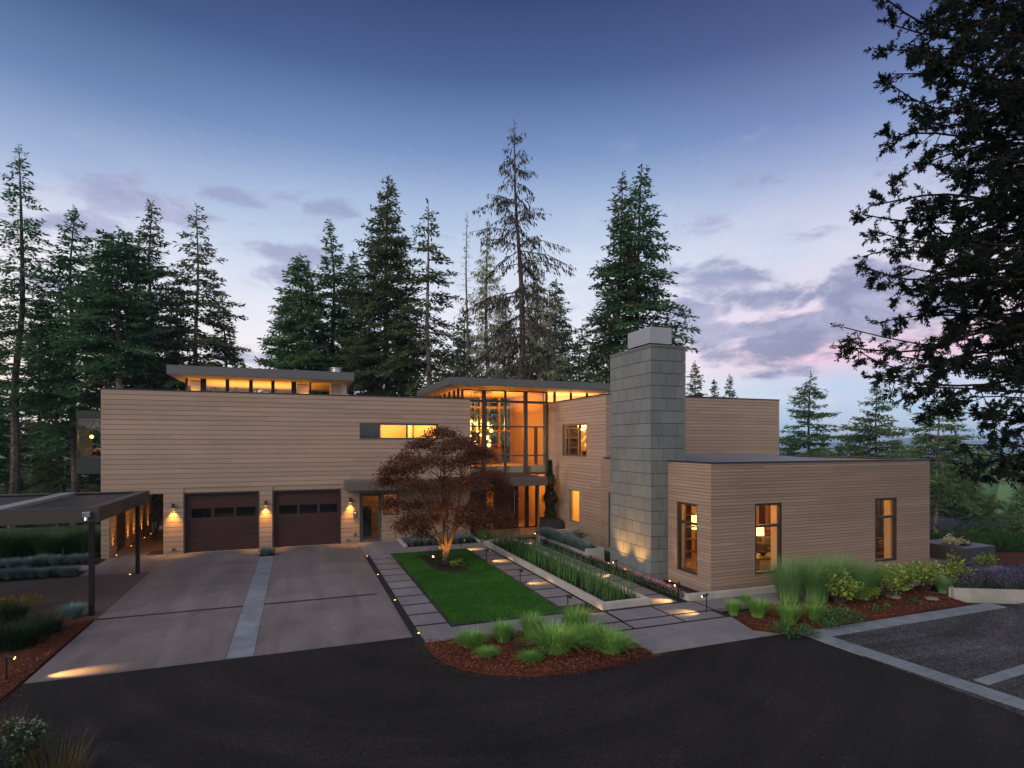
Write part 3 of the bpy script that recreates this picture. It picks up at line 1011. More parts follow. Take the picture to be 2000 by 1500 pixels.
# ---- garage doors
def garage_door(x0, x1, label):
    mb = MB()
    for a, b in ((x0 + .004, x0 + .07), (x1 - .07, x1 - .004)):
        mb.box(a, b, FY - .012, FY + .20, .002, 2.395)
    mb.box(x0 + .07, x1 - .07, FY - .012, FY + .20, 2.33, 2.395)
    root = mb.obj('garage_door', M_bronze, house)
    root['label'] = label
    yb = FY + .13
    wz0, wz1 = 1.37, 1.74
    win = [(x0 + .07 + (x1 - x0 - .14) * f, x0 + .07 + (x1 - x0 - .14) * (f + .268)) for f in (.075, .388, .70)]
    mb = MB()
    for i in range(4):
        za, zb = .02 + i * .583, .02 + (i + 1) * .583 - .006
        if i != 2:
            n = 3
            for k in range(n):
                mb.box(x0 + .072, x1 - .072, yb + (.0 if k % 2 else .001), yb + .05, za + k * (zb - za) / n + .0008, za + (k + 1) * (zb - za) / n)
        else:
            o3 = [(a, b, wz0, wz1) for a, b in win]
            for p, q in ((za, wz0), (wz0, wz1), (wz1, zb)):
                for s0, s1 in spans(x0 + .072, x1 - .072, p, q, o3):
                    mb.box(s0, s1, yb, yb + .05, p, q)
    panel = mb.obj('door_panel', M_darkwood, root)
    for a, b in win:
        MB().box(a, b, yb + .018, yb + .03, wz0, wz1).obj('door_window', M_glass_dark, root)
    MB().box(x1 - .36, x1 - .22, yb - .03, yb, .62, .65).obj('handle', M_bronze, root)
garage_door(G1[0], G1[1], 'garage door beside the passage')
garage_door(G2[0], G2[1], 'garage door beside the glazed service door')

# ---- strip window and the rooms behind it
window(house, '-y', FY, *STRIP, vs=(3.42, 4.63), mat=M_frame, fw=.075, label='long strip window, its first pane dark')
room(house, 3.43, 7.2, 26.02, 29.0, 3.25, 5.7, M_plaster, M_carpet, M_pale, 'f')
MB().box(5.05, 5.12, 26.7, 29.0, 3.25, 5.7).obj('interior_wall', M_plaster, house)
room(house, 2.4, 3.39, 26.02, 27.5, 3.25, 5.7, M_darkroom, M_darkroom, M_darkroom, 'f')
lamp('POINT', 'room_light', (4.3, 27.6, 5.45), 124.8, WARM2, house, .12)
lamp('POINT', 'room_light', (6.2, 27.6, 5.45), 163.2, WARM2, house, .12)

# ---- service door
def glazed_door():
    root = window(house, '-y', FY, DOOR[0], DOOR[1], .0, 2.16, mat=M_frame, fw=.13, dep=.06, inset=.05, name='service_door', label='glazed service door')
    MB().box(DOOR[1] - .10, DOOR[1] - .06, FY + .0, FY + .03, .95, 1.25).obj('handle', M_steel, root)
    MB().box(DOOR[0] - .02, DOOR[1] + .02, FY - .06, FY - .001, .002, .03).obj('threshold', M_steel, root)
glazed_door()
window(house, '-y', FY, *SIDEL, mat=M_frame, fw=.05)
room(house, 2.2, 5.2, 26.0, 29, 0.004, 2.6, M_plaster, M_carpet, M_pale, 'f')
MB().box(2.3, 3.25, 27.4, 27.9, 0.01, 1.35).obj('interior_cabinet', M_darkroom, house)
lamp('POINT', 'room_light', (4.4, 28.2, 2.2), 8, WARM, house, .1)

# ---- long canopy along the entry side
mb = MB()
mb.box(1.88, 11.05, 24.60, 24.64, 2.37, 2.77)
mb.box(1.88, 1.92, 24.64, 25.755, 2.37, 2.77)
mb.box(1.92, 8.8, 24.64, 25.755, 2.72, 2.76)
mb.box(1.92, 8.8, 24.64, 25.755, 2.39, 2.42)
mb.box(11.01, 11.05, 24.64, 26.9, 2.37, 2.77)
can = mb.obj('entry_canopy', M_fasc2, house, bevel=.012)
mb = MB()
for i in range(15):
    mb.box(8.85 + i * .145, 8.93 + i * .145, 24.645, 27.05, 2.66, 2.74)
mb.obj('canopy_slat', M_cap, can)
mb = MB()
mb.box(10.66, 10.73, 24.86, 24.93, .0, 2.66)
mb.obj('canopy_post', simple('brass_post', (.22, .15, .08), .4, .6), can)

# ---- glazed entry hall
HY = 27.12
HX0, HX1 = 7.36, 12.20
put = mapper('-y', HY)
XM = [7.60, 8.72, 9.86, 10.96, 12.14]          # mullions
mb = MB()
for x in XM:
    put(mb, x - (.09 if x in (8.72, 10.96) else .045), x + (.09 if x in (8.72, 10.96) else .045), 0, .16, 2.76, 7.02)
for z, hw in ((6.46, .06), (5.20, .03), (3.73, .03), (2.80, .05), (7.0, .03)):
    for a, b in zip(XM[:-1], XM[1:]):
        wa = .09 if a in (8.72, 10.96) else .045
        wb = .09 if b in (8.72, 10.96) else .045
        put(mb, a + wa, b - wb, .01, .14, z - hw, z + hw)
hall = mb.obj('glass_wall', M_frame, house)
for a, b in zip(XM[:-1], XM[1:]):
    for z0, z1 in ((2.85, 3.70), (3.76, 5.17), (5.23, 6.40), (6.52, 6.97)):
        g = MB()
        put(g, a + .04, b - .04, .07, .076, z0 - .005, z1 + .005)
        g.obj('pane', M_glass, hall)
# clerestory continuing over the side wing, and turning the corner to the left
cl_ = MB().box(12.24, 15.5, HY + .01, HY + .13, 6.42, 6.50).obj('clerestory_frame', M_bronze, house)
for x in (7.40, 12.60, 13.55, 14.5, 15.4):
    mb = MB(); put(mb, x - .045, x + .045, 0, .14, 6.501, 7.02); mb.obj('mullion', M_bronze, cl_)
for yv in (28.0, 29.0, 30.0, 31.0, 32.0):
    MB().box(7.36, 7.45, yv - .04, yv + .04, 6.46, 7.02).obj('mullion', M_bronze, cl_)
for a, b in ((7.44, 7.56), (12.24, 12.56), (12.64, 13.51), (13.59, 14.46), (14.54, 15.36)):
    g = MB(); put(g, a, b, .07, .076, 6.48, 7.01); g.obj('pane', M_glass, cl_)
for a, b in ((27.2, 27.96), (28.04, 28.96), (29.04, 29.96), (30.04, 30.96), (31.04, 31.96)):
    MB().box(7.40, 7.406, a, b, 6.46, 7.01).obj('pane', M_glass, cl_)
# roof of the hall
mb = MB()
mb.box(6.53, 15.6, 25.45, 25.49, 7.065, 7.41)
mb.box(6.53, 6.57, 25.49, 33.2, 7.065, 7.41)
mb.box(15.56, 15.6, 25.49, 33.2, 7.065, 7.41)
mb.box(6.57, 15.56, 25.49, 33.2, 7.30, 7.40)
rf = mb.obj('hall_roof', M_fascia, house)
MB().box(6.57, 15.56, 25.495, 33.2, 7.05, 7.09).obj('soffit', M_soffit, rf)
# interior of the hall
MB().box(12.02, 12.10, 27.35, 32.0, 3.22, 7.03).obj('interior_wall', M_inwood, house)
mb = MB()
mb.box(11.985, 12.015, 28.1, 28.5, 3.22, 5.2)
mb.box(11.985, 12.015, 29.5, 29.62, 3.22, 5.25)
mb.obj('interior_door', M_darkwood, house)
MB().box(7.62, 7.70, 27.35, 32.0, 3.22, 6.5).obj('interior_wall', M_inwood, house)
mb = MB()
mb.box(7.62, 12.1, 27.30, 29.0, 2.86, 3.2)
mb.box(10.3, 12.1, 29.0, 32.0, 2.86, 3.2)
mb.obj('upper_floor', simple('pale_spandrel', (.50, .40, .28), .6, 0, .05), house)
mb = MB()
for x in (7.75, 8.9, 10.05, 11.2, 11.95):
    mb.box(x - .06, x + .06, 31.9, 32.02, .05, 7.03)
for z in (3.1, 5.1, 6.45):
    mb.box(7.7, 12.05, 31.92, 32.0, z - .06, z + .06)
mb.obj('rear_glass_frame', M_inwood, house)
mb = MB()
for i in range(6):
    mb.box(8.2, 10.32, 29.02, 29.05, 3.25 + i * .16, 3.37 + i * .16)
for x in (8.2, 9.25, 10.3):
    mb.box(x - .03, x + .03, 28.99, 29.02, 3.2, 4.25)
mb.box(8.15, 10.35, 28.97, 29.06, 4.25, 4.30)
mb.obj('stair_guard', M_furn, house)
lamp('POINT', 'hall_light', (9.6, 28.6, 5.3), 178.6, WARM, house, .25)
lamp('AREA', 'hall_light', (9.8, 29.6, 6.1), 95, WARM, house, to=(9.8, 29.6, 9), area=(4.0, 3.6))
lamp('AREA', 'hall_light', (13.8, 28.4, 6.42), 85, (1, .66, .28), house, to=(13.8, 28.4, 9), area=(2.8, 1.6))
# lit attic strip over the side wing
room(house, 12.25, 15.5, 27.3, 29.5, 6.40, 7.04, M_plaster, M_plaster, M_soffit, 'fl')
# lower storey: door, glazing, stair hall
room(house, 7.66, 12.12, 27.34, 31.0, .06, 2.78, M_inwood, M_carpet, M_soffit, 'f')
mb = MB()
for x in (8.78, 9.28, 10.50, 10.98, 11.56):
    put(mb, x - .05, x + .05, 0, .14, .05, 2.74)
mb.box(7.6, 8.73, HY + .02, HY + .12, .05, 2.74)
mb.box(11.0, 11.12, HY + .01, HY + .13, .05, 2.74)
el_ = mb.obj('entry_frame', M_bronze, house)
for a, b in ((8.83, 9.23), (10.55, 10.93), (11.12, 11.51), (11.61, 12.14)):
    g = MB(); put(g, a, b, .06, .066, .06, 2.72); g.obj('pane', M_glass, el_)
d_ = MB().box(9.33, 10.45, HY + .03, HY + .09, .06, 2.72).obj('entry_door', M_darkwood, house)
MB().box(10.30, 10.33, HY - .04, HY - .015, .6, 2.0).obj('handle', M_steel, d_)
mb = MB()
for i in range(9):
    mb.box(10.2, 11.3, 28.6 + i * .25, 28.95 + i * .25, .25 + i * .28, .30 + i * .28)
mb.obj('indoor_stair', M_furn, house)
lamp('POINT', 'hall_light', (10.8, 28.2, 2.45), 65.5, WARM, house, .12)
lamp('POINT', 'hall_light', (8.6, 28.4, 2.3), 29.8, WARM, house, .12)
lamp('SPOT', 'soffit_light', (10.2, 25.9, 2.6), 14, WARM, house, .05, 120, .8, (10.2, 25.9, 0))

# ---- side wing
SX = 12.20
UPW = (22.91, 25.45, 3.74, 5.26)
LOW = (23.64, 24.68, .65, 2.15)
clad('timber_wall', '-x', SX, 21.2, 27.1, -.1, 6.42, [UPW, LOW], .150, .013, M_clad, house, seed=11)
clad('timber_wall', '-y', 21.2, SX + .022, 21.72, 3.74, 6.42, [], .150, .013, M_clad, house, seed=12)
mb = MB()
mb.box(SX - .02, SX + .26, 21.18, 27.1, 6.421, 6.465)
mb.box(SX + .26, 21.74, 21.18, 21.44, 6.421, 6.465)
mb.obj('parapet_cap', M_cap, house)
MB().box(12.44, 21.7, 21.44, 33, 6.1, 6.25).obj('flat_roof', M_roofg, house)
MB().box(18.3, 19.9, 22.6, 23.8, 6.25, 6.62).obj('roof_hatch', M_cap, house)
MB().box(21.5, 21.72, 21.42, 33, -.1, 6.42).obj('end_wall', M_clad, house)
window(house, '-x', SX, *UPW, vs=(23.72, 24.78), hs=(), mat=M_frame, fw=.07)
window(house, '-x', SX, *LOW, mat=M_frame, fw=.035)
room(house, 12.45, 15.6, 22.0, 26.6, 3.25, 5.75, M_plaster, M_carpet, M_pale, 'l')
room(house, 12.45, 15.0, 22.6, 25.6, .05, 2.75, M_plaster, M_carpet, M_pale, 'l')
lamp('POINT', 'room_light', (14.0, 24.4, 5.3), 105.6, WARM2, house, .1)
lamp('POINT', 'room_light', (13.7, 24.2, 2.3), 163.2, WARM2, house, .1)
# lower link beside the chimney
NARR = (20.42, 20.82, .05, 2.33)
clad('timber_wall', '-x', 12.10, 18.0, 21.46, -.3, 3.73, [NARR], .100, .010, M_cladn, house, seed=13, board=(1.4, 3.4))
MB().box(12.08, 12.34, 18.0, 21.19, 3.731, 3.775).obj('parapet_cap', M_cap, house)
window(house, '-x', 12.10, *NARR, hs=(1.62,), mat=M_frame, fw=.05)
room(house, 12.36, 14.6, 19.0, 21.1, .05, 3.2, M_plaster, M_carpet, M_pale, 'l')
lamp('POINT', 'room_light', (13.4, 20.2, 2.4), 38.4, WARM, house, .1)

# ---- east wing
WX, WY = 11.22, 13.45
SW = (14.07, 15.06, .40, 2.53)
W1 = (12.84, 13.91, .42, 2.56)
W2 = (17.89, 18.95, .42, 2.54)
clad('timber_wall', '-y', WY, WX, 20.55, -.30, 3.78, [W1, W2], .098, .010, M_cladn, house, seed=21, board=(1.6, 4.4))
clad('timber_wall', '-x', WX, WY + .022, 15.52, -.30, 3.78, [SW], .098, .010, M_cladn, house, seed=22, board=(1.4, 3.4))
clad('timber_wall', '+x', 20.55, WY + .022, 22, -.30, 3.78, [(14.1, 17.2, .70, 2.45)], .098, .010, M_cladn, house, seed=23)
mb = MB()
mb.box(WX - .02, 20.57, WY - .02, WY + .24, 3.781, 3.825)
mb.box(WX - .02, WX + .24, WY + .24, 15.5, 3.781, 3.825)
mb.box(20.31, 20.57, WY + .24, 22, 3.781, 3.825)
mb.obj('parapet_cap', M_cap, house)
mb = MB()
mb.box(11.95, 12.36, 13.6, 18.0, 3.5, 3.66)
mb.add([(12.36, 13.6, 3.60), (20.4, 13.6, 3.60), (20.4, 21.2, 3.86), (12.36, 21.2, 3.86), (12.36, 13.6, 3.5), (20.4, 13.6, 3.5), (20.4, 21.2, 3.5), (12.36, 21.2, 3.5)],
       [(0, 1, 2, 3), (7, 6, 5, 4), (0, 4, 5, 1), (1, 5, 6, 2), (2, 6, 7, 3), (3, 7, 4, 0)])
mb.box(11.24, 11.95, 13.6, 15.5, 3.5, 3.6)
mb.obj('flat_roof', M_roofg, house)
window(house, '-y', WY, *W1, hs=(1.87,), mat=M_bronze, fw=.075)
window(house, '-y', WY, *W2, hs=(1.90,), mat=M_bronze, fw=.075)
window(house, '-x', WX, *SW, hs=(1.92,), mat=M_bronze, fw=.065)
for q in ((12.4, 17.6, 20.4, 20.45, .15, 3.35), (19.8, 20.3, 20.4, 20.45, .15, 3.35), (17.6, 19.8, 20.4, 20.45, .15, 3.35),
          (11.46, 11.50, 13.72, 14.05, .15, 3.35), (11.46, 11.50, 15.08, 15.5, .15, 3.35), (20.27, 20.31, 13.7, 14.1, .15, 3.35), (20.27, 20.31, 17.2, 20.4, .15, 3.35), (20.27, 20.31, 14.1, 17.2, 2.45, 3.35), (20.27, 20.31, 14.1, 17.2, .15, .70), (18.98, 19.03, 13.72, 13.95, .15, 3.35), (13.94, 13.99, 13.72, 13.95, .15, 3.35)):
    MB().box(*q).obj('interior_wall', M_plaster, house)
MB().box(11.5, 20.3, 13.72, 15.5, .10, .149).box(12.4, 20.3, 15.5, 20.4, .10, .149).obj('interior_floor', M_carpet, house)
MB().box(11.5, 20.3, 13.72, 15.5, 3.351, 3.40).box(12.4, 20.3, 15.5, 20.4, 3.351, 3.40).obj('ceiling', M_inwood, house)
window(house, '+x', 20.55, 14.1, 17.2, .70, 2.45, vs=(15.2, 16.2), mat=M_bronze, fw=.09)
MB().box(20.22, 20.262, 14.0, 19.0, 2.96, 3.01).obj('cove_light', G_strip, house)
mb = MB()
mb.box(18.9, 19.08, 19.4, 19.58, .15, 3.34)
mb.obj('interior_post', M_darkwood, house)
lamp('POINT', 'room_light', (12.6, 14.6, 3.0), 75, WARM, house, .12)
lamp('POINT', 'room_light', (17.4, 18.2, 2.9), 95, WARM, house, .12)
lamp('POINT', 'room_light', (18.6, 16.0, 3.0), 62, WARM, house, .12)
lamp('POINT', 'room_light', (18.3, 14.3, 2.9), 16, WARM, house, .12)
MB().box(20.6, 22.05, 16.4, 16.8, 1.95, 2.3).obj('terrace_canopy', M_fascia, house)

# ---- chimney of slate panels
ch = clad('chimney', '-x', 10.60, 15.572, 18.10, -.25, 7.50, [], .405, .016, M_slate, house, seed=31, stagger=.52, thick=.5, back=M_cap)
fr = clad('chimney_face', '-y', 15.55, 10.60, 11.94, -.25, 7.50, [], .405, .016, M_slate, ch, seed=32, stagger=.56, thick=.06, back=M_cap)
mb = MB()
mb.box(11.1, 11.92, 16.05, 18.08, -.2, 7.48)
mb.obj('chimney_core', M_slate, ch)
MB().box(10.585, 11.955, 15.535, 18.115, 7.501, 7.545).obj('chimney_coping', M_slate, ch)
MB().box(10.92, 11.60, 16.1, 17.1, 7.546, 7.66).obj('flue_collar', M_cap, ch)
MB().box(10.80, 11.66, 15.92, 17.25, 7.66, 8.20).obj('chimney_cap', M_zinc, ch, bevel=.008)

# ---- lantern over the garage wing
mb = MB()
mb.box(-5.14, 2.48, 27.5, 27.54, 7.28, 7.66)
mb.box(-5.14, -5.10, 27.54, 34.0, 7.28, 7.66).box(2.44, 2.48, 27.54, 34.0, 7.28, 7.66)
mb.box(-5.10, 2.44, 27.54, 34.0, 7.55, 7.65)
lr = mb.obj('lantern_roof', M_fascia, house)
MB().box(-5.10, 2.44, 27.545, 34.0, 7.265, 7.30).obj('soffit', M_soffit, lr)
put2 = mapper('-y', 29.0)
lm = [-4.62, -3.62, -3.45, -2.0, -.55, .33, .58]
lm = [-4.64, -3.60, -1.95, -.52, .60]
xs = [on_y(px, 745, 29.0)[0] for px in (364, 397, 444, 490, 533, 574, 606)]
lf = house
mb = MB(); put2(mb, xs[0], xs[-1], .02, .12, 6.305, 6.36); mb.obj('lantern_sill', M_bronze, house)
for i, x in enumerate(xs):
    hw = .11 if i in (1, 5) else (.04 if i in (0, 6) else .075)
    mb = MB(); put2(mb, x - hw, x + hw, 0, .14, 6.30, 7.26); mb.obj('lantern_post', M_bronze, house)
    MB().box(x - .05, x + .05, 33.0, 33.1, 6.30, 7.26).obj('lantern_post', M_bronze, house)
for a, b in zip(xs[:-1], xs[1:]):
    g = MB(); put2(g, a + .05, b - .05, .06, .066, 6.36, 7.26); g.obj('pane', M_glass, lf)
    MB().box(a + .05, b - .05, 33.04, 33.046, 6.36, 7.26).obj('pane', M_glass, lf)
MB().box(xs[0] + .0, xs[0] + .006, 29.2, 33.0, 6.35, 7.26).obj('pane', M_glass, house)
mb = MB()
mb.box(xs[5] + .12, xs[6] - .06, 29.5, 29.54, 6.3, 7.25).box(xs[0] + .1, xs[1] - .12, 29.5, 29.54, 6.3, 7.25)
mb.obj('interior_wall', M_plaster, lr)
lamp('AREA', 'lantern_light', (-2.0, 31.2, 6.42), 135, WARM2, house, to=(-2.0, 31.2, 9), area=(4.4, 3.2))
for x in (-4.45, .45):
    lamp('POINT', 'lantern_light', (x, 29.32, 6.5), 10, WARM2, house, .08)
mb = MB()
fc = on_y(656, 725, 30.0)
mb.tube([(fc[0], 30.0, 7.6), (fc[0], 30.0, 8.0)], .23, 20)
mb.tube([(fc[0], 30.0, 8.0), (fc[0], 30.0, 8.02)], .30, 20)
mb.tube([(fc[0], 30.0, 8.10), (fc[0], 30.0, 8.13)], .28, 20)
mb.tube([(fc[0], 30.0, 8.02), (fc[0], 30.0, 8.10)], .17, 20)
mb.obj('flue', M_steel, house, smooth=False)
mb = MB()
x0 = on_y(646, 760, 29.0)[0]
mb.box(x0, x0 + .5, 29.2, 29.8, 6.3, 7.265)
mb.tube([(x0 + .62, 29.0, 6.3), (x0 + .62, 29.0, 7.265)], .12, 14)
mb.obj('lantern_pier', M_pale, house)

# ---- bay at the west end
bx0, bx1, by0, by1 = -9.05, -7.0, 30.0, 33.0
mb = MB()
mb.box(bx0, bx1, by0, by1, 5.43, 5.78).box(bx0, bx1, by0, by1, 3.02, 3.71)
mb.box(bx0 + .02, bx0 + .08, by0 + .02, by0 + .08, 3.71, 5.43)
bay = mb.obj('bay', simple('dark_green_metal', (.030, .036, .034), .5, .2), house)
MB().box(bx0 + .08, bx1, by0 + .04, by0 + .046, 3.71, 5.43).obj('pane', M_glass, bay)
MB().box(bx0 + .04, bx0 + .046, by0 + .08, by1, 3.71, 5.43).obj('pane', M_glass, bay)
mb = MB()
mb.box(bx0 + .3, bx1, by1 - .1, by1 - .05, 3.71, 5.43)
mb.obj('interior_wall', simple('green_grey_wall', (.16, .16, .11), .9), bay)
lamp('POINT', 'bay_light', (-8.25, 31.2, 4.62), 25, WARM, house, .06)
# ================================================================== OBJECTS
# ---- carport
cp = thing('carport', 'low open carport with flat louvred roof on slim black posts beside the garages', 'carport', (-9, 19.85, 0))
mb = MB()
mb.box(-13.6, -4.70, 17.22, 17.28, 2.385, 2.765).box(-13.6, -4.70, 22.44, 22.50, 2.385, 2.765)
mb.box(-4.76, -4.70, 17.28, 22.44, 2.385, 2.765).box(-13.6, -13.54, 17.28, 22.44, 2.385, 2.765)
mb.box(-5.0, -4.76, 17.28, 22.44, 2.72, 2.762).box(-13.5, -5.0, 22.30, 22.44, 2.72, 2.762).box(-13.5, -5.0, 17.28, 17.34, 2.72, 2.762)
mb.obj('roof_frame', M_carport, cp, bevel=.006)
mb = MB()
mb.box(-13.5, -5.0, 17.34, 22.30, 2.58, 2.62)
y = 17.36
while y < 22.2:
    mb.box(-13.5, -7.12, y, y + .085, 2.625, 2.69)
    mb.box(-6.74, -5.0, y, y + .085, 2.625, 2.69)
    y += .135
mb.obj('roof_deck', M_cap, cp)
MB().box(-7.12, -6.74, 17.30, 22.42, 2.66, 2.775).obj('roof_beam', simple('pale_metal', (.36, .35, .35), .35, .4), cp)
for x, y in ((-4.90, 17.36), (-5.02, 22.36), (-13.2, 17.36), (-13.2, 22.36)):
    MB().box(x - .055, x + .055, y - .055, y + .055, -.02, 2.60).obj('post', M_post, cp, bevel=.004)
sl = thing('security_light', 'small grey sensor floodlight on the front edge of the carport roof', 'security light', (-4.92, 17.2, 2.58))
MB().box(-5.03, -4.86, 17.09, 17.215, 2.52, 2.66).obj('housing', M_steel, sl, bevel=.01)
mb = MB(); mb.tube([(-4.95, 17.13, 2.52), (-4.95, 17.11, 2.44)], .04, 10); mb.obj('sensor', M_steel, sl)

# ---- outdoor stair behind the passage
st = thing('outdoor_stair', 'open riser timber stair rising behind the passage', 'stair', (-5.6, 31, 0))
for i in range(9):
    MB().box(-5.95, -4.97, 29.6 + i * .27, 29.9 + i * .27, .18 + i * .2, .225 + i * .2).obj('tread', M_stairwood, st)
mb = MB()
for x in (-6.0, -4.97):
    mb.add([(x, 29.5, .0), (x + .05, 29.5, .0), (x + .05, 32.2, 2.0), (x, 32.2, 2.0), (x, 29.5, .28), (x + .05, 29.5, .28), (x + .05, 32.2, 2.28), (x, 32.2, 2.28)],
           [(0, 3, 2, 1), (4, 5, 6, 7), (0, 1, 5, 4), (2, 3, 7, 6), (0, 4, 7, 3), (1, 2, 6, 5)])
mb.obj('stringer', M_darkwood, st)
mb = MB()
for i in range(4):
    mb.box(-6.03, -5.99, 29.6 + i * .8, 29.64 + i * .8, .1 + i * .6, 1.15 + i * .6)
mb.tube([(-6.01, 29.55, 1.1), (-6.01, 32.2, 3.08)], .025, 8)
mb.obj('handrail', M_darkwood, st)
lamp('POINT', 'stair_light', (-5.35, 27.6, 2.25), 22, WARM, st, .05)
MB().box(-5.5, -4.95, 25.8, 26.7, .005, .02).obj('door_mat', M_darkroom)
tag(bpy.data.objects['door_mat'], 'dark mat on the passage floor just inside the facade', 'mat')

# ---- wall lamps
def sconce(label, x):
    t = thing('wall_lamp', label, 'wall lamp', (x, FY, 1.85), group='cylinder wall lamps of the garage wing')
    mb = MB()
    mb.tube([(x, FY - .085, 1.80), (x, FY - .085, 1.99)], .052, 16)
    mb.obj('lamp_body', M_bronze, t)
    MB().box(x - .03, x + .03, FY - .045, FY + .002, 1.86, 1.94).obj('bracket', M_bronze, t)
    mb = MB(); mb.tube([(x, FY - .085, 1.796), (x, FY - .085, 1.799)], .040, 16)
    mb.obj('lamp_lens', G_lamp, t)
    lamp('SPOT', 'lamp_light', (x, FY - .10, 1.775), 140, (1, .44, .07), t, .03, 78, 1.0, (x, FY - .03, 0))
    return t
sconce('wall lamp on the pier between the passage and the first garage door', -4.575)
sconce('wall lamp on the pier between the two garage doors', -1.23)
sconce('wall lamp between the second garage door and the service door', 2.15)
def faucet(label, x, z):
    t = thing('hose_bib_cover', label, 'wall fitting', (x, FY, z), group='small round fittings at the foot of the garage wall')
    mb = MB(); mb.tube([(x, FY - .05, z), (x, FY, z)], .07, 14); mb.obj('cover_plate', M_steel, t)
    mb = MB(); mb.tube([(x, FY - .09, z), (x, FY - .05, z)], .035, 10); mb.obj('knob', M_bronze, t)
faucet('round fitting low on the pier beside the passage', -4.56, .17)
faucet('round fitting low on the wall by the second garage door', 2.06, .16)
faucet('round fitting low on the wall left of the service door', 2.36, .38)
ip = thing('intercom_panel', 'grey intercom panel on the wall left of the service door', 'intercom', (2.36, FY, 1.3))
MB().box(2.28, 2.44, FY - .03, FY, 1.12, 1.42).obj('faceplate', M_steel, ip, bevel=.006)
mb = MB(); mb.tube([(2.36, FY - .036, 1.33), (2.36, FY - .030, 1.33)], .022, 12); mb.obj('call_button', G_lens, ip)

# ---- garden spike lights
def spike_light(label, x, y, rz, power=70.0, src=None):
    if src is None:
        t = thing('path_light', label, 'path light', (0, 0, 0), group='dark spike path lights')
        mb = MB(); mb.tube([(0, 0, -.05), (0, 0, .44)], .014, 8); mb.obj('stem', M_post, t)
        mb = MB(); mb.tube([(-.04, 0, .47), (.12, 0, .41)], .034, 12); mb.obj('lamp_head', M_bronze, t)
        mb = MB(); mb.tube([(.1195, 0, .409), (.124, 0, .407)], .027, 12); mb.obj('lamp_lens', G_lamp, t)
        lamp('SPOT', 'lamp_light', (.13, 0, .39), power, (1, .54, .16), t, .03, 66, 1.0, (.50, 0, 0))
        src = t
    else:
        t = dup(src, (0, 0, 0), 0, label)
    t.location = (x, y, 0)
    t.rotation_euler = (0, 0, rz)
    return src
pl = None
for label, px, py, rz in (
        ('path light at the far corner of the lawn, nearest the fescue strip', 901, 1075, 0),
        ('path light on the lawn edge behind the maple', 950, 1098, 0),
        ('path light halfway along the lawn edge facing the reed planter', 1016, 1142, 0),
        ('path light at the near lawn corner beside the tall front grasses', 1109, 1199, 0),
        ('path light at the entry end of the pink flower border', 1050, 1060, pi),
        ('path light in the flower border opposite the chimney', 1204, 1122, pi),
        ('path light at the near end of the pink flower border', 1325, 1171, pi),
        ('path light standing alone at the corner of the right mulch bed', 1380, 1196, pi * .92)):
    g = on_ground(px, py)
    pl = spike_light(label, g[0], g[1], rz, src=pl)
fl = spike_light('path light in the left mulch bed throwing a long beam on the driveway', -5.02, 13.13, 0, 60)
o = [x for x in COL.objects if x.type == 'EMPTY' and x.get('label', '').startswith('path light in the left')][0]
for c in list(o.children):
    if c.type == 'LIGHT':
        c.data = c.data.copy()
        c.data.energy = 520
        c.data.spot_size = RAD(30)
        c.data.spot_blend = 1.0
        c.rotation_euler = (Vector((.98, .03, 0)) - Vector((.13, 0, .39))).to_track_quat('-Z', 'Y').to_euler()

# ---- recessed markers in the paving
def marker(label, x, y, up=0, z=.012, group='round recessed lights in the paving'):
    t = thing('recessed_light', label, 'recessed light', (x, y, z), group=group)
    mb = MB(); mb.tube([(x, y, z - .06), (x, y, z + .004)], .045, 16); mb.obj('trim_ring', M_steel, t)
    mb = MB(); mb.tube([(x, y, z + .0045), (x, y, z + .010)], .027, 14); mb.obj('lamp_lens', G_lens, t)
    if up:
        lamp('SPOT', 'lamp_light', (x, y, z + .03), up, (1, .46, .10), t, .03, 42, .9, (x - .05, y, 2.4))
for nm, px, py in (('by the service door walk', 716, 1087), ('second from the house', 737, 1123), ('third from the house', 770, 1173), ('at the asphalt corner', 816, 1238)):
    g = on_ground(px, py)
    marker('recessed light in the gravel gap beside the driveway, ' + nm, g[0] + .02, g[1])
for nm, y, p in (('nearest the driveway', 26.25, 9), ('just past the side door', 28.35, 12), ('third in the row', 29.3, 10), ('fourth in the row', 30.6, 10), ('farthest in the row', 31.8, 8)):
    marker('recessed uplight along the passage wall, ' + nm, -6.60, y, p * 11, .004)
g = on_ground(254, 1122)
marker('recessed light at the foot of the far carport post', g[0], g[1], 0, .0)

# ---- uplights of the chimney and of the maple
def uplight(label, loc, to, power, cone=50, lens=G_lamp, shape=True):
    t = thing('uplight', label, 'uplight', loc, group='small ground uplights')
    d = unit(np.array(to, float) - np.array(loc, float))
    b = np.array(loc, float)
    mb = MB(); mb.tube([b + (0, 0, -.08), b + (0, 0, .03)], .012, 8); mb.obj('spike', M_post, t)
    mb = MB(); mb.tube([b + (0, 0, .05) - d * .06, b + (0, 0, .05) + d * .06], .042, 14); mb.obj('lamp_head', M_bronze, t)
    mb = MB(); mb.tube([b + (0, 0, .05) + d * .0605, b + (0, 0, .05) + d * .064], .034, 14); mb.obj('lamp_lens', lens, t)
    lamp('SPOT', 'lamp_light', tuple(b + np.array((0, 0, .05)) + d * .09), power, (1, .45, .10), t, .03, cone, .9, to)
uplight('uplight at the foot of the chimney nearer the side window', (10.0, 17.25, .14), (10.62, 17.2, 1.15), 95, 86)
uplight('uplight at the foot of the chimney nearer its front corner', (10.0, 16.2, .14), (10.62, 16.15, 1.15), 95, 86)
uplight('uplight on the ground between chimney and wing window', (10.9, 15.0, -.05), (11.22, 14.9, 1.2), 30, 50)
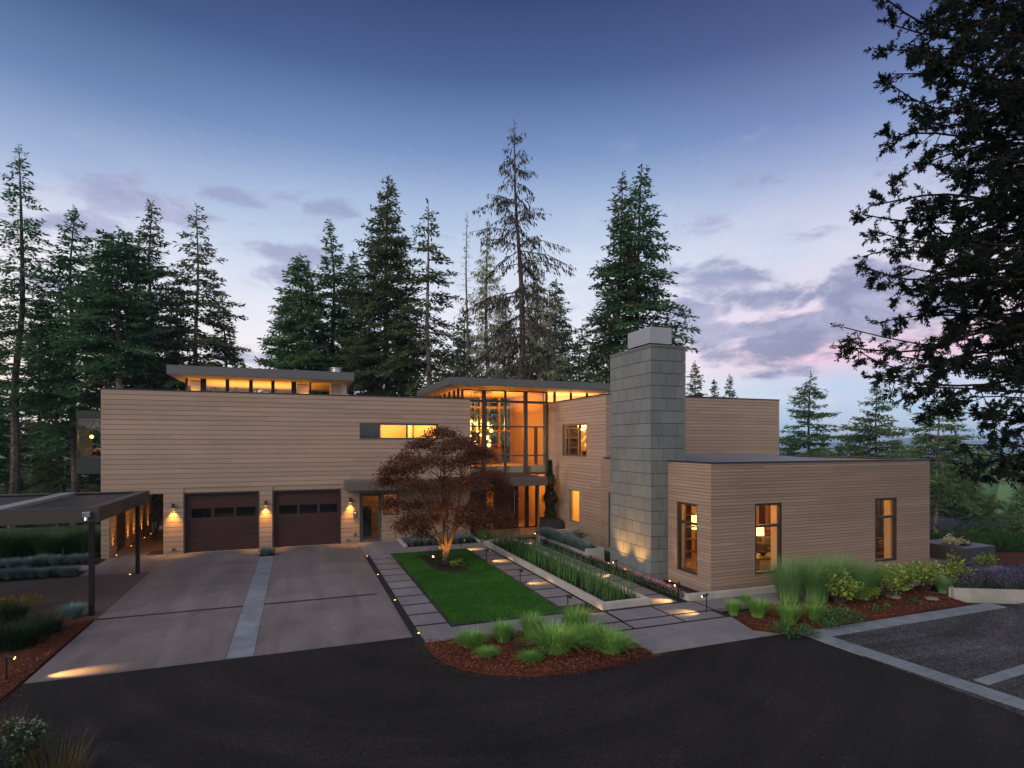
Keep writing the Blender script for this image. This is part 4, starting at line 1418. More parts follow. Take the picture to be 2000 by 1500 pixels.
uplight('uplight with a bright flare in the planting ring left of the maple trunk', (4.60, 20.50, .14), (4.98, 20.05, .9), 220, 80, G_glare)
uplight('uplight among the leafy plants at the near side of the maple trunk', (5.1, 19.25, .12), (4.98, 19.98, .9), 110, 60)
uplight('uplight under the lit bamboo by the entry', (7.95, 24.55, .03), (7.95, 24.85, 1.0), 40, 70)
uplight('uplight at the foot of the brass canopy post', (10.6, 24.75, .06), (10.68, 24.86, 1.6), 30, 40)

# ---- low walls and planters
pw = thing('reed_planter', 'long low pale concrete planter trough full of horsetail reeds', 'planter', (8.2, 18.3, 0))
mb = MB()
mb.box(7.47, 7.62, 13.15, 23.35, -.09, .18).box(8.80, 8.95, 13.15, 23.35, -.09, .18)
mb.box(7.62, 8.80, 13.15, 13.30, -.09, .18).box(7.62, 8.80, 23.20, 23.35, -.09, .18)
mb.obj('trough_wall', M_white, pw, bevel=.008)
MB().box(7.62, 8.80, 13.30, 23.20, -.09, .06).obj('soil', M_soil, pw)
lw = thing('low_garden_wall', 'knee low white concrete wall turning the corner in front of the wing', 'wall', (10.2, 13.1, 0))
def path_wall(pts, wdt, zt):
    mb = MB()
    for i in range(len(pts) - 1):
        a, b = np.array(pts[i][:2]), np.array(pts[i + 1][:2])
        u = unit(b - a)
        n = np.array([-u[1], u[0]]) * wdt / 2
        mb.prism([tuple(a - n), tuple(b - n), tuple(b + n), tuple(a + n)], -.3, zt)
    return mb
q1, q2 = on_ground(1530, 1143, .18), on_ground(1940, 1111, .18)
MB().box(10.12, 10.28, 13.22, 18.7, -.2, .155).obj('side_wall', M_white, lw, bevel=.006)
path_wall([(10.12, 13.14), (q1[0], q1[1] + .02), (q2[0], q2[1])], .16, .18).obj('front_wall', M_white, lw, bevel=.006)
fp = thing('fescue_planter', 'pale concrete planter box of blue fescue against the entry side wall', 'planter', (10.4, 21, 0))
mb = MB()
mb.box(9.98, 10.72, 18.72, 18.86, -.2, .46).box(10.58, 10.72, 18.86, 23.3, -.2, .46).box(9.98, 11.9, 23.3, 23.44, -.1, .46).box(9.98, 10.10, 18.86, 23.3, -.2, .30)
mb.obj('planter_wall', M_white, fp, bevel=.006)
MB().box(10.10, 10.58, 18.86, 23.3, -.1, .28).obj('soil', M_soil, fp)
fc_ = thing('facade_kerb', 'white concrete kerb round the fescue strip along the facade', 'kerb', (5.8, 24.5, 0))
MB().box(4.20, 4.32, 23.98, 25.7, -.1, .10).box(7.42, 7.54, 23.98, 25.7, -.1, .10).obj('kerb', M_white, fc_) if False else None
mb = MB(); mb.box(4.20, 4.32, 23.98, 25.7, -.1, .10); mb.obj('kerb_end', M_white, fc_)
mb = MB(); mb.box(7.42, 7.54, 23.98, 25.7, -.1, .10); mb.obj('kerb_end', M_white, fc_)
setting(MB().box(4.32, 7.42, 23.97, 25.73, -.1, .02).obj('soil_strip', M_soil))
bp = thing('tall_planter_box', 'charcoal planter box by the entry holding a tall columnar shrub', 'planter', (11.7, 25.7, 0))
mb = MB()
mb.box(11.42, 12.06, 25.05, 25.09, .0, .64).box(11.42, 12.06, 26.4, 26.44, .0, .64).box(11.42, 11.46, 25.09, 26.4, .0, .64).box(12.02, 12.06, 25.09, 26.4, .0, .64)
mb.obj('box_wall', M_planter, bp, bevel=.006)
MB().box(11.46, 12.02, 25.09, 26.4, .0, .58).obj('soil', M_cover, bp)
gp = on_y(1886, 1104, 14.4)
bq = thing('square_planter', 'big square charcoal planter with cream flowers on the terrace', 'planter', (gp[0], 13.9, 0))
s0 = .062 * 1.0
gx0, gx1 = on_y(1885, 1090, 13.5)[0], on_y(1944, 1090, 13.5)[0]
zt, zb = on_y(1900, 1070, 13.5)[2], on_y(1900, 1101, 13.5)[2]
mb = MB(); mb.box(gx0, gx1, 13.5, 13.5 + (gx1 - gx0), zb, zt); mb.box(gx0 + .1, gx1 - .1, 13.6, 13.5 + (gx1 - gx0) - .1, zb - .25, zb - .001)
mb.obj('box_wall', M_planter, bq, bevel=.01)
lp = thing('lavender_planter', 'raised pale concrete bed brimming with purple lavender beside the gravel court', 'planter', (19, 10.5, 0))
A = on_ground(1860, 1150, .22); Bq = on_ground(2000, 1165 + 6, .22); Cq = on_ground(1905, 1140, .22)
A = A[:2]; u = unit(np.array([19.55, 9.75]) - A[:2]); wv_ = unit(np.array([19.0, 12.1]) - A[:2])
mb = path_wall([tuple(A), tuple(A + u * 5.5)], .14, .24)
mb2 = path_wall([tuple(A + wv_ * .08), tuple(A + wv_ * 2.6)], .14, .235)
mb.obj('bed_wall', M_white, lp, bevel=.006); mb2.obj('bed_wall', M_white, lp, bevel=.006)
pts = [tuple(A + u * .05), tuple(A + u * 5.5), tuple(A + u * 5.5 + wv_ * 2.6), tuple(A + wv_ * 2.55)]
MB().prism(pts, -.1, .16).obj('soil', M_soil, lp)
LAV_A, LAV_U, LAV_W = A, u, wv_

# ---- stones in the right bed
def stone(label, px, py, rx, ry, rz_, seed):
    rg = np.random.default_rng(seed)
    g = on_ground(px, py)
    mb = MB(); mb.ball((0, 0, 0), 1.0, 14, 9)
    v = mb.v[0]
    v *= 1 + .12 * np.sin(v[:, :1] * 3 + seed) + .08 * np.sin(v[:, 1:2] * 4.3 + seed * 2)
    v *= (rx, ry, rz_)
    o = mb.obj('flat_stone', M_stone, smooth=True)
    o.location = (g[0], g[1], .05)
    o.rotation_euler = (.05, .08, seed)
    tag(o, label, 'stone', 'flat stones in the right mulch bed')
stone('larger flat pale stone on the mulch below the leafy shrubs', 1742, 1168, .40, .24, .09, 1)
stone('smaller flat stone on the mulch towards the lavender bed', 1818, 1174, .22, .15, .07, 2)

# ---- things seen through the windows
pc = thing('pendant_chandelier', 'cascade of glowing glass globe pendants hanging in the entry hall', 'chandelier', (9.2, 28.6, 7.0))
for k, (cx_, cy_, r) in enumerate(((355, 715, .10), (385, 735, .07), (458, 712, .10), (412, 810, .08), (447, 848, .09), (345, 855, .07), (548, 806, .12), (515, 865, .09),
                                   (533, 905, .08), (525, 946, .13), (465, 970, .06), (405, 940, .08), (388, 908, .06), (348, 980, .06), (512, 885, .08), (460, 690, .06))):
    p = on_y(850 + cx_ / 5, 680 + cy_ / 5, 28.5 + .12 * (k % 3))
    r *= .82
    mb = MB(); mb.ball(p, r, 12, 8)
    gl = mb.obj('globe', G_globe, pc, smooth=True)
    mb = MB(); mb.tube([p + (0, 0, r), (p[0], p[1], 7.02)], .008, 5); mb.obj('cord', M_steel, gl)
mb = MB(); mb.tube([(9.1, 28.6, 6.99), (9.1, 28.6, 7.04)], .5, 20); mb.obj('ceiling_plate', M_steel, pc)
def table_lamp(label, p, r, h, base=.5):
    t = thing('table_lamp', label, 'table lamp', tuple(p), group='lit table lamps indoors')
    mb = MB(); mb.tube([p, p + (0, 0, h)], [r, r * .94], 18); mb.obj('lamp_shade', G_shade, t)
    mb = MB(); mb.tube([p + (0, 0, -base), p + (0, 0, -base + .03), p + (0, 0, -base + .04), p], [.10, .10, .03, .02], 12); mb.obj('lamp_base', M_furn, t)
table_lamp('lit drum table lamp inside the first wing front window', on_y(1481, 1045, 16.4), .20, .34)
table_lamp('slim lit lamp inside the wing side window', on_y(1359, 1033, 17.5), .16, .55, .9)
def seat(label, x0, x1, y0, y1, z):
    t = thing('sofa', label, 'sofa', ((x0 + x1) / 2, (y0 + y1) / 2, .15))
    MB().box(x0, x1, y0, y1, .15, z).obj('seat', M_couch, t, bevel=.05)
    MB().box(x0, x1, y1 - .2, y1 + .05, .2, z + .42).obj('backrest', M_couch, t, bevel=.05)
    for a, b in ((x0 - .02, x0 + .16), (x1 - .16, x1 + .02)):
        MB().box(a, b, y0, y1, .15, z + .2).obj('arm', M_couch, t, bevel=.04)
    for k in range(2):
        c = x0 + .4 + k * .55
        MB().box(c, c + .4, y1 - .34, y1 - .21, z + .02, z + .36).obj('cushion', M_cush, t, bevel=.05)
seat('brown sofa with cushions inside the first wing front window', 15.7, 17.3, 16.0, 16.8, .55)
seat('low dark sofa inside the second wing front window', 18.7, 20.1, 14.2, 14.9, .50)
ct = thing('coffee_table', 'wooden coffee table with a dark bowl inside the first wing front window', 'table', (15.0, 15.1, .15))
MB().box(14.2, 15.8, 14.75, 15.45, .52, .58).obj('table_top', M_furn, ct)
for x in (14.26, 15.74):
    for y in (14.80, 15.40):
        MB().box(x - .03, x + .03, y - .03, y + .03, .15, .52).obj('leg', M_furn, ct)
bw = MB(); bw.tube([(14.75, 15.1, .582), (14.75, 15.1, .60), (14.75, 15.1, .70)], [.05, .07, .15], 14)
tag(bw.obj('bowl', M_darkroom), 'small dark bowl on the coffee table in the wing', 'bowl')
dt = thing('dining_table', 'round wooden table at the back of the room behind the first wing window', 'table', (18.0, 18.3, .15))
mb = MB(); mb.tube([(18.0, 18.3, .86), (18.0, 18.3, .90)], .75, 24); mb.obj('table_top', M_furn, dt)
mb = MB(); mb.tube([(18.0, 18.3, .15), (18.0, 18.3, .86)], .07, 10); mb.obj('pedestal', M_furn, dt)
ch1 = thing('dining_chair', 'wooden chair on the near side of the round table in the wing', 'chair', (17.1, 17.8, .15), group='chairs at the round table')
for (a, b) in ((-.2, -.2), (.2, -.2), (-.2, .2), (.2, .2)):
    MB().box(17.1 + a - .02, 17.1 + a + .02, 17.8 + b - .02, 17.8 + b + .02, .15, .6).obj('leg', M_furn, ch1)
MB().box(16.88, 17.32, 17.58, 18.02, .6, .64).obj('seat', M_furn, ch1)
MB().box(16.88, 17.32, 17.58, 17.61, .7, 1.05).obj('backrest', M_furn, ch1)
c2 = dup(ch1, (18.4, 17.4, .15), -.6, 'wooden chair turned aside at the right of the round table in the wing')
bs = thing('bookshelf', 'tall dark shelf unit inside the wing side window', 'bookshelf', (12.9, 17.4, .15))
MB().box(12.95, 13.62, 17.4, 17.45, .15, 2.75).obj('shelf_back', M_darkwood, bs)
for z in (.4, .85, 1.3, 1.75, 2.2):
    MB().box(12.95, 13.62, 17.1, 17.4, z, z + .04).obj('shelf', M_furn, bs)
dl_ = thing('desk_lamp', 'thin arched floor lamp behind the first wing front window', 'floor lamp', (17.9, 18.9, .15))
mb = MB(); mb.tube([(18.05, 18.9, .15), (18.05, 18.9, 1.7), (17.95, 18.9, 1.95), (17.75, 18.9, 2.02)], .015, 8); mb.obj('stem', M_steel, dl_)
mb = MB(); mb.tube([(17.75, 18.9, 2.04), (17.6, 18.9, 1.98)], [.03, .09], 12); mb.obj('lamp_shade', M_darkroom, dl_)
bl = thing('hanging_bulb', 'bare glowing bulb pendant inside the west bay', 'pendant lamp', (-8.2, 30.6, 4.7))
p = on_y(179, 853, 30.8)
mb = MB(); mb.ball(p, .075, 12, 8); mb.obj('bulb', glow('bulb_glow', (1, .45, .09), 7), bl, smooth=True)
mb = MB(); mb.tube([p + (0, 0, .075), (p[0], p[1], 5.43)], .008, 5); mb.obj('cord', M_post, bl)
for lab, px, col, ang in (('dark green cushion propped in the west bay, left one', 171, M_couch, .5), ('brown cushion leaning in the middle of the west bay', 184, M_furn, .6), ('pale cushion beside the facade edge in the west bay', 193, M_cush, .3)):
    q = on_y(px, 892, 30.6)
    o = MB().box(-.22, .22, -.06, .06, 0, .40).obj('cushion', col, bevel=.05)
    o.location = (q[0], 30.7, 3.72); o.rotation_euler = (0, ang, 0)
    tag(o, lab, 'cushion', 'cushions in the west bay')
pt = thing('wall_art', 'dark framed picture on the office wall behind the upper side window', 'picture', (14.6, 26.5, 4.6))
MB().box(14.2, 15.0, 26.52, 26.58, 4.2, 5.0).obj('frame', M_darkwood, pt)
of = thing('office_shelf', 'dark shelving in the room behind the upper side window', 'shelf', (13.2, 26.2, 3.3))
for z in (3.6, 4.1, 4.6, 5.1):
    MB().box(12.7, 13.6, 26.2, 26.55, z, z + .05).obj('shelf', M_furn, of)
MB().box(12.65, 13.65, 26.56, 26.6, 3.3, 5.4).obj('shelf_back', M_darkwood, of)
od = thing('office_desk', 'small desk with papers behind the upper side window', 'desk', (13.5, 24.5, 3.3))
MB().box(12.9, 14.0, 23.2, 25.0, 3.95, 4.0).obj('desk_top', M_furn, od)
MB().box(13.0, 13.9, 23.3, 23.4, 3.25, 3.95).obj('leg', M_furn, od)
MB().box(13.0, 13.9, 24.8, 24.9, 3.25, 3.95).obj('leg', M_furn, od)
# ================================================================== PLANTS
def blades(rg, n, r0, L, spread, droop, w, seg=4, lmin=.6, up=1.0, power=1.6):
    """a clump of arching blades, each a tapering ribbon"""
    a = rg.uniform(0, 2 * pi, n)
    rr = r0 * np.sqrt(rg.uniform(0, 1, n))
    b0 = np.column_stack([np.cos(a) * rr, np.sin(a) * rr, np.zeros(n)])
    aa = a + rg.normal(0, .55, n)
    dirh = np.column_stack([np.cos(aa), np.sin(aa), np.zeros(n)])
    side = np.column_stack([-np.sin(aa), np.cos(aa), np.zeros(n)])
    ln = L * rg.uniform(lmin, 1.0, n)
    sp = spread * rg.uniform(.15, 1.15, n) * (.35 + .65 * rr / max(r0, 1e-6))
    dr = droop * rg.uniform(.5, 1.3, n)
    rows = []
    for k in range(seg + 1):
        t = k / seg
        c = b0 + dirh * (sp * ln * t ** power)[:, None]
        c[:, 2] = ln * (up * t - dr * t ** 2.4) * np.sqrt(np.clip(1 - (sp * .6) ** 2, .15, 1))
        ww = w * (1 - .85 * t) * .5
        rows.append((c - side * ww, c + side * ww))
    v = np.empty((n, (seg + 1) * 2, 3))
    for k, (p, q) in enumerate(rows):
        v[:, 2 * k] = p; v[:, 2 * k + 1] = q
    base = (np.arange(n) * (seg + 1) * 2)[:, None]
    f = []
    for k in range(seg):
        f.append(base + np.array([2 * k, 2 * k + 1, 2 * k + 3, 2 * k + 2])[None])
    return v.reshape(-1, 3), np.concatenate(f)

def grass_mesh(name, mat, seed, **kw):
    rg = np.random.default_rng(seed)
    mb = MB()
    mb.arr(*blades(rg, **kw))
    return mb.mesh(name, mat)

ME = {}
for s in (1, 2):
    ME['fountain%d' % s] = grass_mesh('fountain_grass', M_grass, s, n=1100, r0=.17, L=.58, spread=1.0, droop=.46, w=.013, power=1.35, lmin=.7)
    ME['upright%d' % s] = grass_mesh('upright_grass', M_grass, 10 + s, n=800, r0=.15, L=.68, spread=.66, droop=.28, w=.013, power=1.5)
    ME['tall%d' % s] = grass_mesh('tall_grass', M_misc, 20 + s, n=1200, r0=.27, L=1.46, spread=.90, droop=.18, w=.013, seg=5, power=2.2)
    ME['fescue%d' % s] = grass_mesh('blue_fescue', M_fescue, 30 + s, n=700, r0=.10, L=.32, spread=.95, droop=.14, w=.011, seg=3, power=1.2)
    ME['dark%d' % s] = grass_mesh('dark_grass', M_grass_dk, 40 + s, n=700, r0=.28, L=.75, spread=.85, droop=.42, w=.012)
    ME['hedge%d' % s] = grass_mesh('hedge_grass', M_hedge, 50 + s, n=1400, r0=.40, L=1.65, spread=.55, droop=.40, w=.016, seg=5, power=1.9)
ME['dry1'] = grass_mesh('dry_grass', M_dry, 60, n=260, r0=.12, L=.55, spread=.65, droop=.25, w=.007)
ME['dry2'] = grass_mesh('dry_grass', M_dry, 61, n=150, r0=.2, L=.62, spread=.8, droop=.15, w=.006)

def plant(name, mesh, label, cat, x, y, z=0.0, s=1.0, rz=None, group=None):
    o = bpy.data.objects.new(name, ME[mesh] if isinstance(mesh, str) else mesh)
    COL.objects.link(o)
    o.location = (x, y, z)
    o.scale = s if hasattr(s, '__len__') else (s, s, s)
    o.rotation_euler = (0, 0, random.uniform(0, 6.28) if rz is None else rz)
    return tag(o, label, cat, group)

# front bed
for k, (px, py, mesh, s, lab) in enumerate((
        (920, 1266, 'fountain1', 0.93, 'green grass tuft at the left end of the front mulch bed'),
        (983, 1256, 'upright1', 0.91, 'upright green tuft second from the left in the front bed, against the slab'),
        (950, 1287, 'fountain2', 0.58, 'small green tuft in front of the leftmost grass of the front bed'),
        (1085, 1276, 'fountain2', 1.42, 'largest rounded fountain grass in the middle of the front bed'),
        (1035, 1296, 'fountain1', 0.58, 'small green tuft nearest the asphalt below the big fountain grass'),
        (1040, 1246, 'upright2', 1.06, 'tall tuft behind and left of the biggest fountain grass'),
        (1126, 1242, 'upright1', 1.26, 'tall tuft at the back of the front bed beside the glowing slab'),
        (1152, 1262, 'fountain1', 1.22, 'broad fountain grass right of the biggest one'),
        (1194, 1277, 'fountain2', 1.14, 'rounded fountain grass at the right end of the front bed by the apron'))):
    g = on_ground(px, py)
    plant('grass_clump', mesh, lab, 'grass', g[0], g[1], .02, s, group='grass clumps of the front mulch bed')
g = on_ground(1014, 1280)
plant('dry_grass_tuft', 'dry1', 'thin straw coloured tuft between the green grasses of the front bed', 'grass', g[0], g[1], .02, .9)

# right bed
for px, py, mesh, s, lab in (
        (1433, 1203, 'upright1', .74, 'small grass tuft nearest the lone path light in the right bed'),
        (1481, 1209, 'upright2', .95, 'upright green tuft second from the apron in the right bed'),
        (1541, 1222, 'upright1', 1.02, 'dark green tuft at the near edge of the right bed above the leafy cover'),
        (1591, 1214, 'upright2', .84, 'tuft in the right bed in front of the pair of tall grasses'),
        (1456, 1182, 'upright2', .55, 'little tuft behind the first grasses of the right bed')):
    g = on_ground(px, py)
    plant('grass_clump', mesh, lab, 'grass', g[0], g[1], .03, s, group='grass clumps of the right mulch bed')
for px, py, mesh, s, lab in (
        (1541, 1176, 'tall1', 1.0, 'tall feathery grass at the left end of the tall row before the wing'),
        (1594, 1178, 'tall2', 1.03, 'tall feathery grass second in the row before the wing'),
        (1636, 1166, 'tall1', 1.02, 'tall feathery grass behind the leafy shrub before the wing'),
        (1682, 1172, 'tall2', .92, 'tall feathery grass at the right end of the tall row'),
        (1842, 1160, 'tall1', .42, 'short feathery grass low between the shrubs near the lavender bed')):
    g = on_ground(px, py)
    plant('feathery_grass_clump', mesh, lab, 'grass', g[0], g[1], .03, s, group='tall feathery grasses before the wing')

# blue fescue
def fescues(pts, labs, grp, s=(.8, 1.1), z=.02):
    for k, (x, y) in enumerate(pts):
        plant('blue_fescue', 'fescue%d' % (1 + k % 2), labs(k), 'grass', x, y, z, random.uniform(*s), group=grp)
plant('blue_fescue', 'fescue1', 'lone round blue fescue at the top of the bluestone strip between the garage doors', 'grass', -1.13, 24.2, 0, 1.25)
plant('blue_fescue', 'fescue2', 'silvery fescue tuft at the foot of the near carport post', 'grass', *on_ground(141, 1207)[:2], .02, 1.3)
pts = [(4.55 + i * .33 + random.uniform(-.05, .05), 24.25 + .42 * (j) + random.uniform(-.08, .08)) for i in range(9) for j in range(3)]
fescues(pts, lambda k: 'one of the blue fescue tufts massed in the strip along the facade behind the maple', 'blue fescues of the facade strip', (.95, 1.25))
pts = [(10.34 + random.uniform(-.1, .1), 19.1 + i * .36) for i in range(12)] + [(10.15 + random.uniform(-.05, .1), 20.2 + i * .4) for i in range(8)]
fescues(pts, lambda k: 'one of the blue fescue tufts filling the pale planter box by the entry wall', 'blue fescues of the planter box', (1.1, 1.5), .27)
pts = [(-10.8 + i * .30 + random.uniform(-.06, .06), 22.85 + random.uniform(-.15, .15)) for i in range(14)]
fescues(pts, lambda k: 'one of the blue fescue tufts in the row beyond the carport floor', 'blue fescues beyond the carport', (1.0, 1.35))
pts = [(-10.6 + i * .42 + random.uniform(-.1, .1), 25.0 + random.uniform(-.2, .2)) for i in range(9)]
fescues(pts, lambda k: 'one of the blue fescue tufts in front of the tall hedge grasses', 'blue fescues below the hedge grasses', (1.0, 1.4))

# tall grasses beyond the carport
for k in range(9):
    plant('arching_grass_clump', 'hedge%d' % (1 + k % 2), 'one of the tall arching green grasses forming a hedge beyond the carport', 'grass', -13.2 + k * .72, 26.6 + .5 * (k % 2), -.02, random.uniform(.9, 1.1), group='hedge of tall grasses beyond the carport')
# left bed
for px, py, s, lab in ((88, 1240, 1.0, 'dark green mound of grass beside the silvery fescue by the carport post'),
                       (30, 1268, 1.25, 'dark green grass mound at the photo edge in the left bed'),
                       (20, 1215, 1.0, 'dark green grass mound behind, below the golden shrub'),
                       (55, 1250, .9, 'dark green grass mound between the two others in the left bed')):
    g = on_ground(px, py)
    plant('grass_mound', 'dark%d' % (1 + (px % 2)), lab, 'grass', g[0], g[1], .02, s, group='dark grass mounds of the left bed')
for px, py, s, lab, me_ in ((118, 1525, 1.15, 'straw coloured grass with long stalks in the lower left corner', 'dry2'), (60, 1500, .8, 'short dry grass left of the taller straw stalks in the lower left corner', 'dry1'),
                            (150, 1520, .8, 'dry grass at the right end of the lower left corner tuft', 'dry2'), (10, 1440, .9, 'wispy dry stalks at the left edge above the white flowers', 'dry2')):
    g = on_ground(px, py)
    plant('dry_grass_tuft', me_, lab, 'grass', g[0], g[1], -.02, s, group='dry grasses in the lower left corner')

# ---- leafy shrubs: stems plus leaves set along them
def shrub_mesh(seed, h, r, n_stem, n_leaf, leaf, droop=.1, upright=1.0, base=.06, tiers=1.0):
    rg = np.random.default_rng(seed)
    stem, lc, ld, lw = MB(), [], [], []
    for i in range(n_stem):
        a = rg.uniform(0, 2 * pi)
        reach = r * math.sqrt(rg.uniform(.02, 1))
        top = np.array([cos(a) * reach, sin(a) * reach, h * rg.uniform(.6, 1.0) * upright * (1 - .35 * (reach / r) ** 2)])
        p0 = np.array([cos(a) * base, sin(a) * base, 0])
        mid_ = p0 * .5 + top * .5 + np.array([0, 0, h * .12]) + rg.normal(0, .04, 3) * r
        stem.tube([p0, (p0 + mid_) / 2 - (0, 0, .02), mid_, top], [.012 * h, .010 * h, .007 * h, .003 * h], 5, False)
        m = n_leaf // n_stem
        t = rg.uniform(.25, 1.0, m) ** .7
        c = np.where(t[:, None] < .5, p0 + (mid_ - p0) * (t[:, None] / .5), mid_ + (top - mid_) * ((t[:, None] - .5) / .5))
        d = unit(rg.normal(0, 1, (m, 3)) * (1, 1, .5) + (cos(a) * .4, sin(a) * .4, .1 - droop))
        c = c + d * rg.uniform(0, .16, (m, 1)) * min(1, r * 1.5)
        lc.append(c)
        ld.append(d * leaf * rg.uniform(.6, 1.2, (m, 1)))
        side = unit(np.cross(d, rg.normal(0, .4, (m, 3)) + (0, 0, 1)))
        lw.append(side * leaf * rg.uniform(.45, .75, (m, 1)))
    lf = MB()
    lf.arr(*quads(np.concatenate(lc), np.concatenate(ld), np.concatenate(lw)))
    return stem, lf
SHR = {}
def shrub(kind, seed, label, cat, x, y, z=0, mat=None, s=1.0, group=None, name='leafy_shrub', **kw):
    if (kind, seed) not in SHR:
        a, b = shrub_mesh(seed, **kw)
        SHR[(kind, seed)] = (a.mesh('stems', M_stem), b.mesh('foliage', mat))
    t = thing(name, label, cat, (x, y, z), random.uniform(0, 6.28), group, s)
    for nm, me in zip(('stems', 'foliage'), SHR[(kind, seed)]):
        o = bpy.data.objects.new(nm, me)
        COL.objects.link(o)
        o.parent = t
    return t
hyd = dict(h=1.0, r=.56, n_stem=26, n_leaf=1100, leaf=.115, mat=M_hyd)
for k, (px, py, s, lab) in enumerate(((1640, 1182, .98, 'yellow green leafy shrub before the tall grasses, nearest the apron'),
                                      (1733, 1170, .98, 'yellow green leafy shrub beside the larger flat stone'),
                                      (1768, 1156, .88, 'yellow green leafy shrub behind the larger flat stone'),
                                      (1808, 1152, .92, 'yellow green leafy shrub in the middle of the shrub row under the second window'),
                                      (1700, 1176, .50, 'small yellow green shrub between the tall grass and the larger flat stone'))):
    g = on_ground(px, py)
    shrub('hyd', 1 + k % 3, lab, 'shrub', g[0], g[1], .02, s=s, group='leafy shrubs of the right bed', **hyd)
g = on_ground(1866, 1150)
shrub('hydt', 1, 'tall open leafy shrub with bare stems at the corner of the lavender bed', 'shrub', g[0], g[1], .02, mat=M_hyd, h=1.05, r=.42, n_stem=12, n_leaf=420, leaf=.10)
g = on_ground(1922, 1118)
shrub('hydt', 2, 'small leafy shrub between the square planter and the lavender', 'shrub', g[0], g[1], .02, mat=M_hyd, h=.75, r=.40, n_stem=10, n_leaf=300, leaf=.10)
for px, py, s, lab in ((1548, 1238, 1.0, 'low bright green ground cover spreading at the near tip of the right bed'), (1640, 1212, 1.15, 'low bright green ground cover below the leafy shrub in the right bed'),
                       (1615, 1220, .9, 'low ground cover between the tuft and the wider patch in the right bed')):
    g = on_ground(px, py)
    shrub('cover', 1 + int(s * 10) % 2, lab, 'ground cover', g[0], g[1], .03, mat=M_cover, s=s, group='green ground cover patches', name='ground_cover_plant', h=.18, r=.55, n_stem=30, n_leaf=1200, leaf=.05)
for px, py, lab in ((1705, 1196, 'tiny sprouting plant on the bare mulch nearest the border'), (1738, 1192, 'tiny sprouting plant on the mulch below the larger flat stone'), (1782, 1181, 'tiny sprouting plant on the mulch below the smaller flat stone')):
    g = on_ground(px, py)
    shrub('sprout', 1, lab, 'plant', g[0], g[1], .04, mat=M_cover, s=1.0, group='tiny plants on the mulch', name='small_plant', h=.10, r=.22, n_stem=8, n_leaf=110, leaf=.06)
for px, py, s, lab in ((10, 1205, 1.0, 'golden leaved shrub at the photo edge in the left bed'), (45, 1192, .85, 'golden leaved shrub reaching towards the carport floor')):
    g = on_ground(px, py)
    shrub('gold', 3, lab, 'shrub', g[0], g[1], .02, mat=M_yellow, s=s, group='golden shrubs of the left bed', h=.55, r=.5, n_stem=16, n_leaf=420, leaf=.07)
g = on_ground(8, 1500)
t = shrub('white', 1, 'white flowering bush in the lower left corner', 'bush', g[0], g[1], 0, mat=M_shrub, name='flowering_bush', h=.62, r=.55, n_stem=24, n_leaf=1500, leaf=.06)
rg = np.random.default_rng(3)
m = 80
a = rg.uniform(0, 2 * pi, m); rr = .5 * np.sqrt(rg.uniform(0, 1, m))
c = np.column_stack([np.cos(a) * rr, np.sin(a) * rr, .60 - .5 * rr ** 2 * 1.6 + rg.uniform(-.06, .03, m)])
mb = MB()
for k in range(5):
    d = unit(rg.normal(0, 1, (m, 3)) + (0, 0, .6)) * .022
    mb.arr(*quads(c + rg.normal(0, .008, (m, 3)), d, unit(np.cross(d, rg.normal(0, 1, (m, 3)))) * .02))
o = mb.obj('blossoms', M_whitef); o.parent = t
# shrubs by the entry
shrub('ever', 1, 'dark green bush between the pale planter box and the house wall', 'bush', 11.2, 21.9, 0, mat=M_shrub, name='evergreen_bush', h=.75, r=.55, n_stem=22, n_leaf=900, leaf=.06)
t = shrub('ring', 1, 'low dark green planting round the foot of the maple', 'ground cover', 5.0, 19.6, .04, mat=M_shrub, name='ground_cover_plant', h=.28, r=.62, n_stem=30, n_leaf=900, leaf=.055)
shrub('ring', 2, 'pale grey green plant beside the uplight in the maple ring', 'plant', 4.75, 20.9, .04, mat=M_lavleaf, name='small_plant', h=.42, r=.35, n_stem=16, n_leaf=420, leaf=.06)
shrub('ring', 3, 'warm lit leafy plant at the near side of the maple trunk', 'plant', 5.2, 19.2, .04, mat=M_hyd, name='small_plant', h=.34, r=.30, n_stem=12, n_leaf=260, leaf=.06)
# columnar shrub in the tall planter box
rg = np.random.default_rng(12)
t = thing('columnar_shrub', 'narrow dark columnar shrub climbing from the charcoal planter box by the entry', 'shrub', (11.68, 25.75, .55))
mb = MB(); mb.tube([(0, 0, 0), (.02, 0, 1.5), (-.03, .02, 2.9)], [.03, .02, .008], 6)
o = mb.obj('stem', M_stem); o.parent = t
m = 3600
z = rg.uniform(.15, 2.95, m)
prof = .30 * np.sin(np.clip(z / 2.95, 0, 1) ** .8 * pi * .93 + .18) * (.75 + .35 * np.sin(z * 7)) * np.where(z < 1.1, 1.25, 1) + .04
a = rg.uniform(0, 2 * pi, m)
rr = prof * np.sqrt(rg.uniform(.1, 1, m))
c = np.column_stack([np.cos(a) * rr, np.sin(a) * rr, z])
d = unit(rg.normal(0, 1, (m, 3)) + np.column_stack([np.cos(a), np.sin(a), -.3 + 0 * a])) * .085
mb = MB(); mb.arr(*quads(c, d, unit(np.cross(d, rg.normal(0, 1, (m, 3)))) * .05))
o = mb.obj('foliage', M_shrub); o.parent = t
# lit bamboo by the entry
t = thing('bamboo_clump', 'clump of thin yellow green stems lit from below left of the entry door', 'bamboo', (7.95, 24.85, 0))
rg = np.random.default_rng(14)
mb = MB()
mb.arr(*blades(rg, 160, .42, 1.35, .22, .08, .016, seg=5, power=2.0))
o = mb.obj('stems', M_reed); o.parent = t

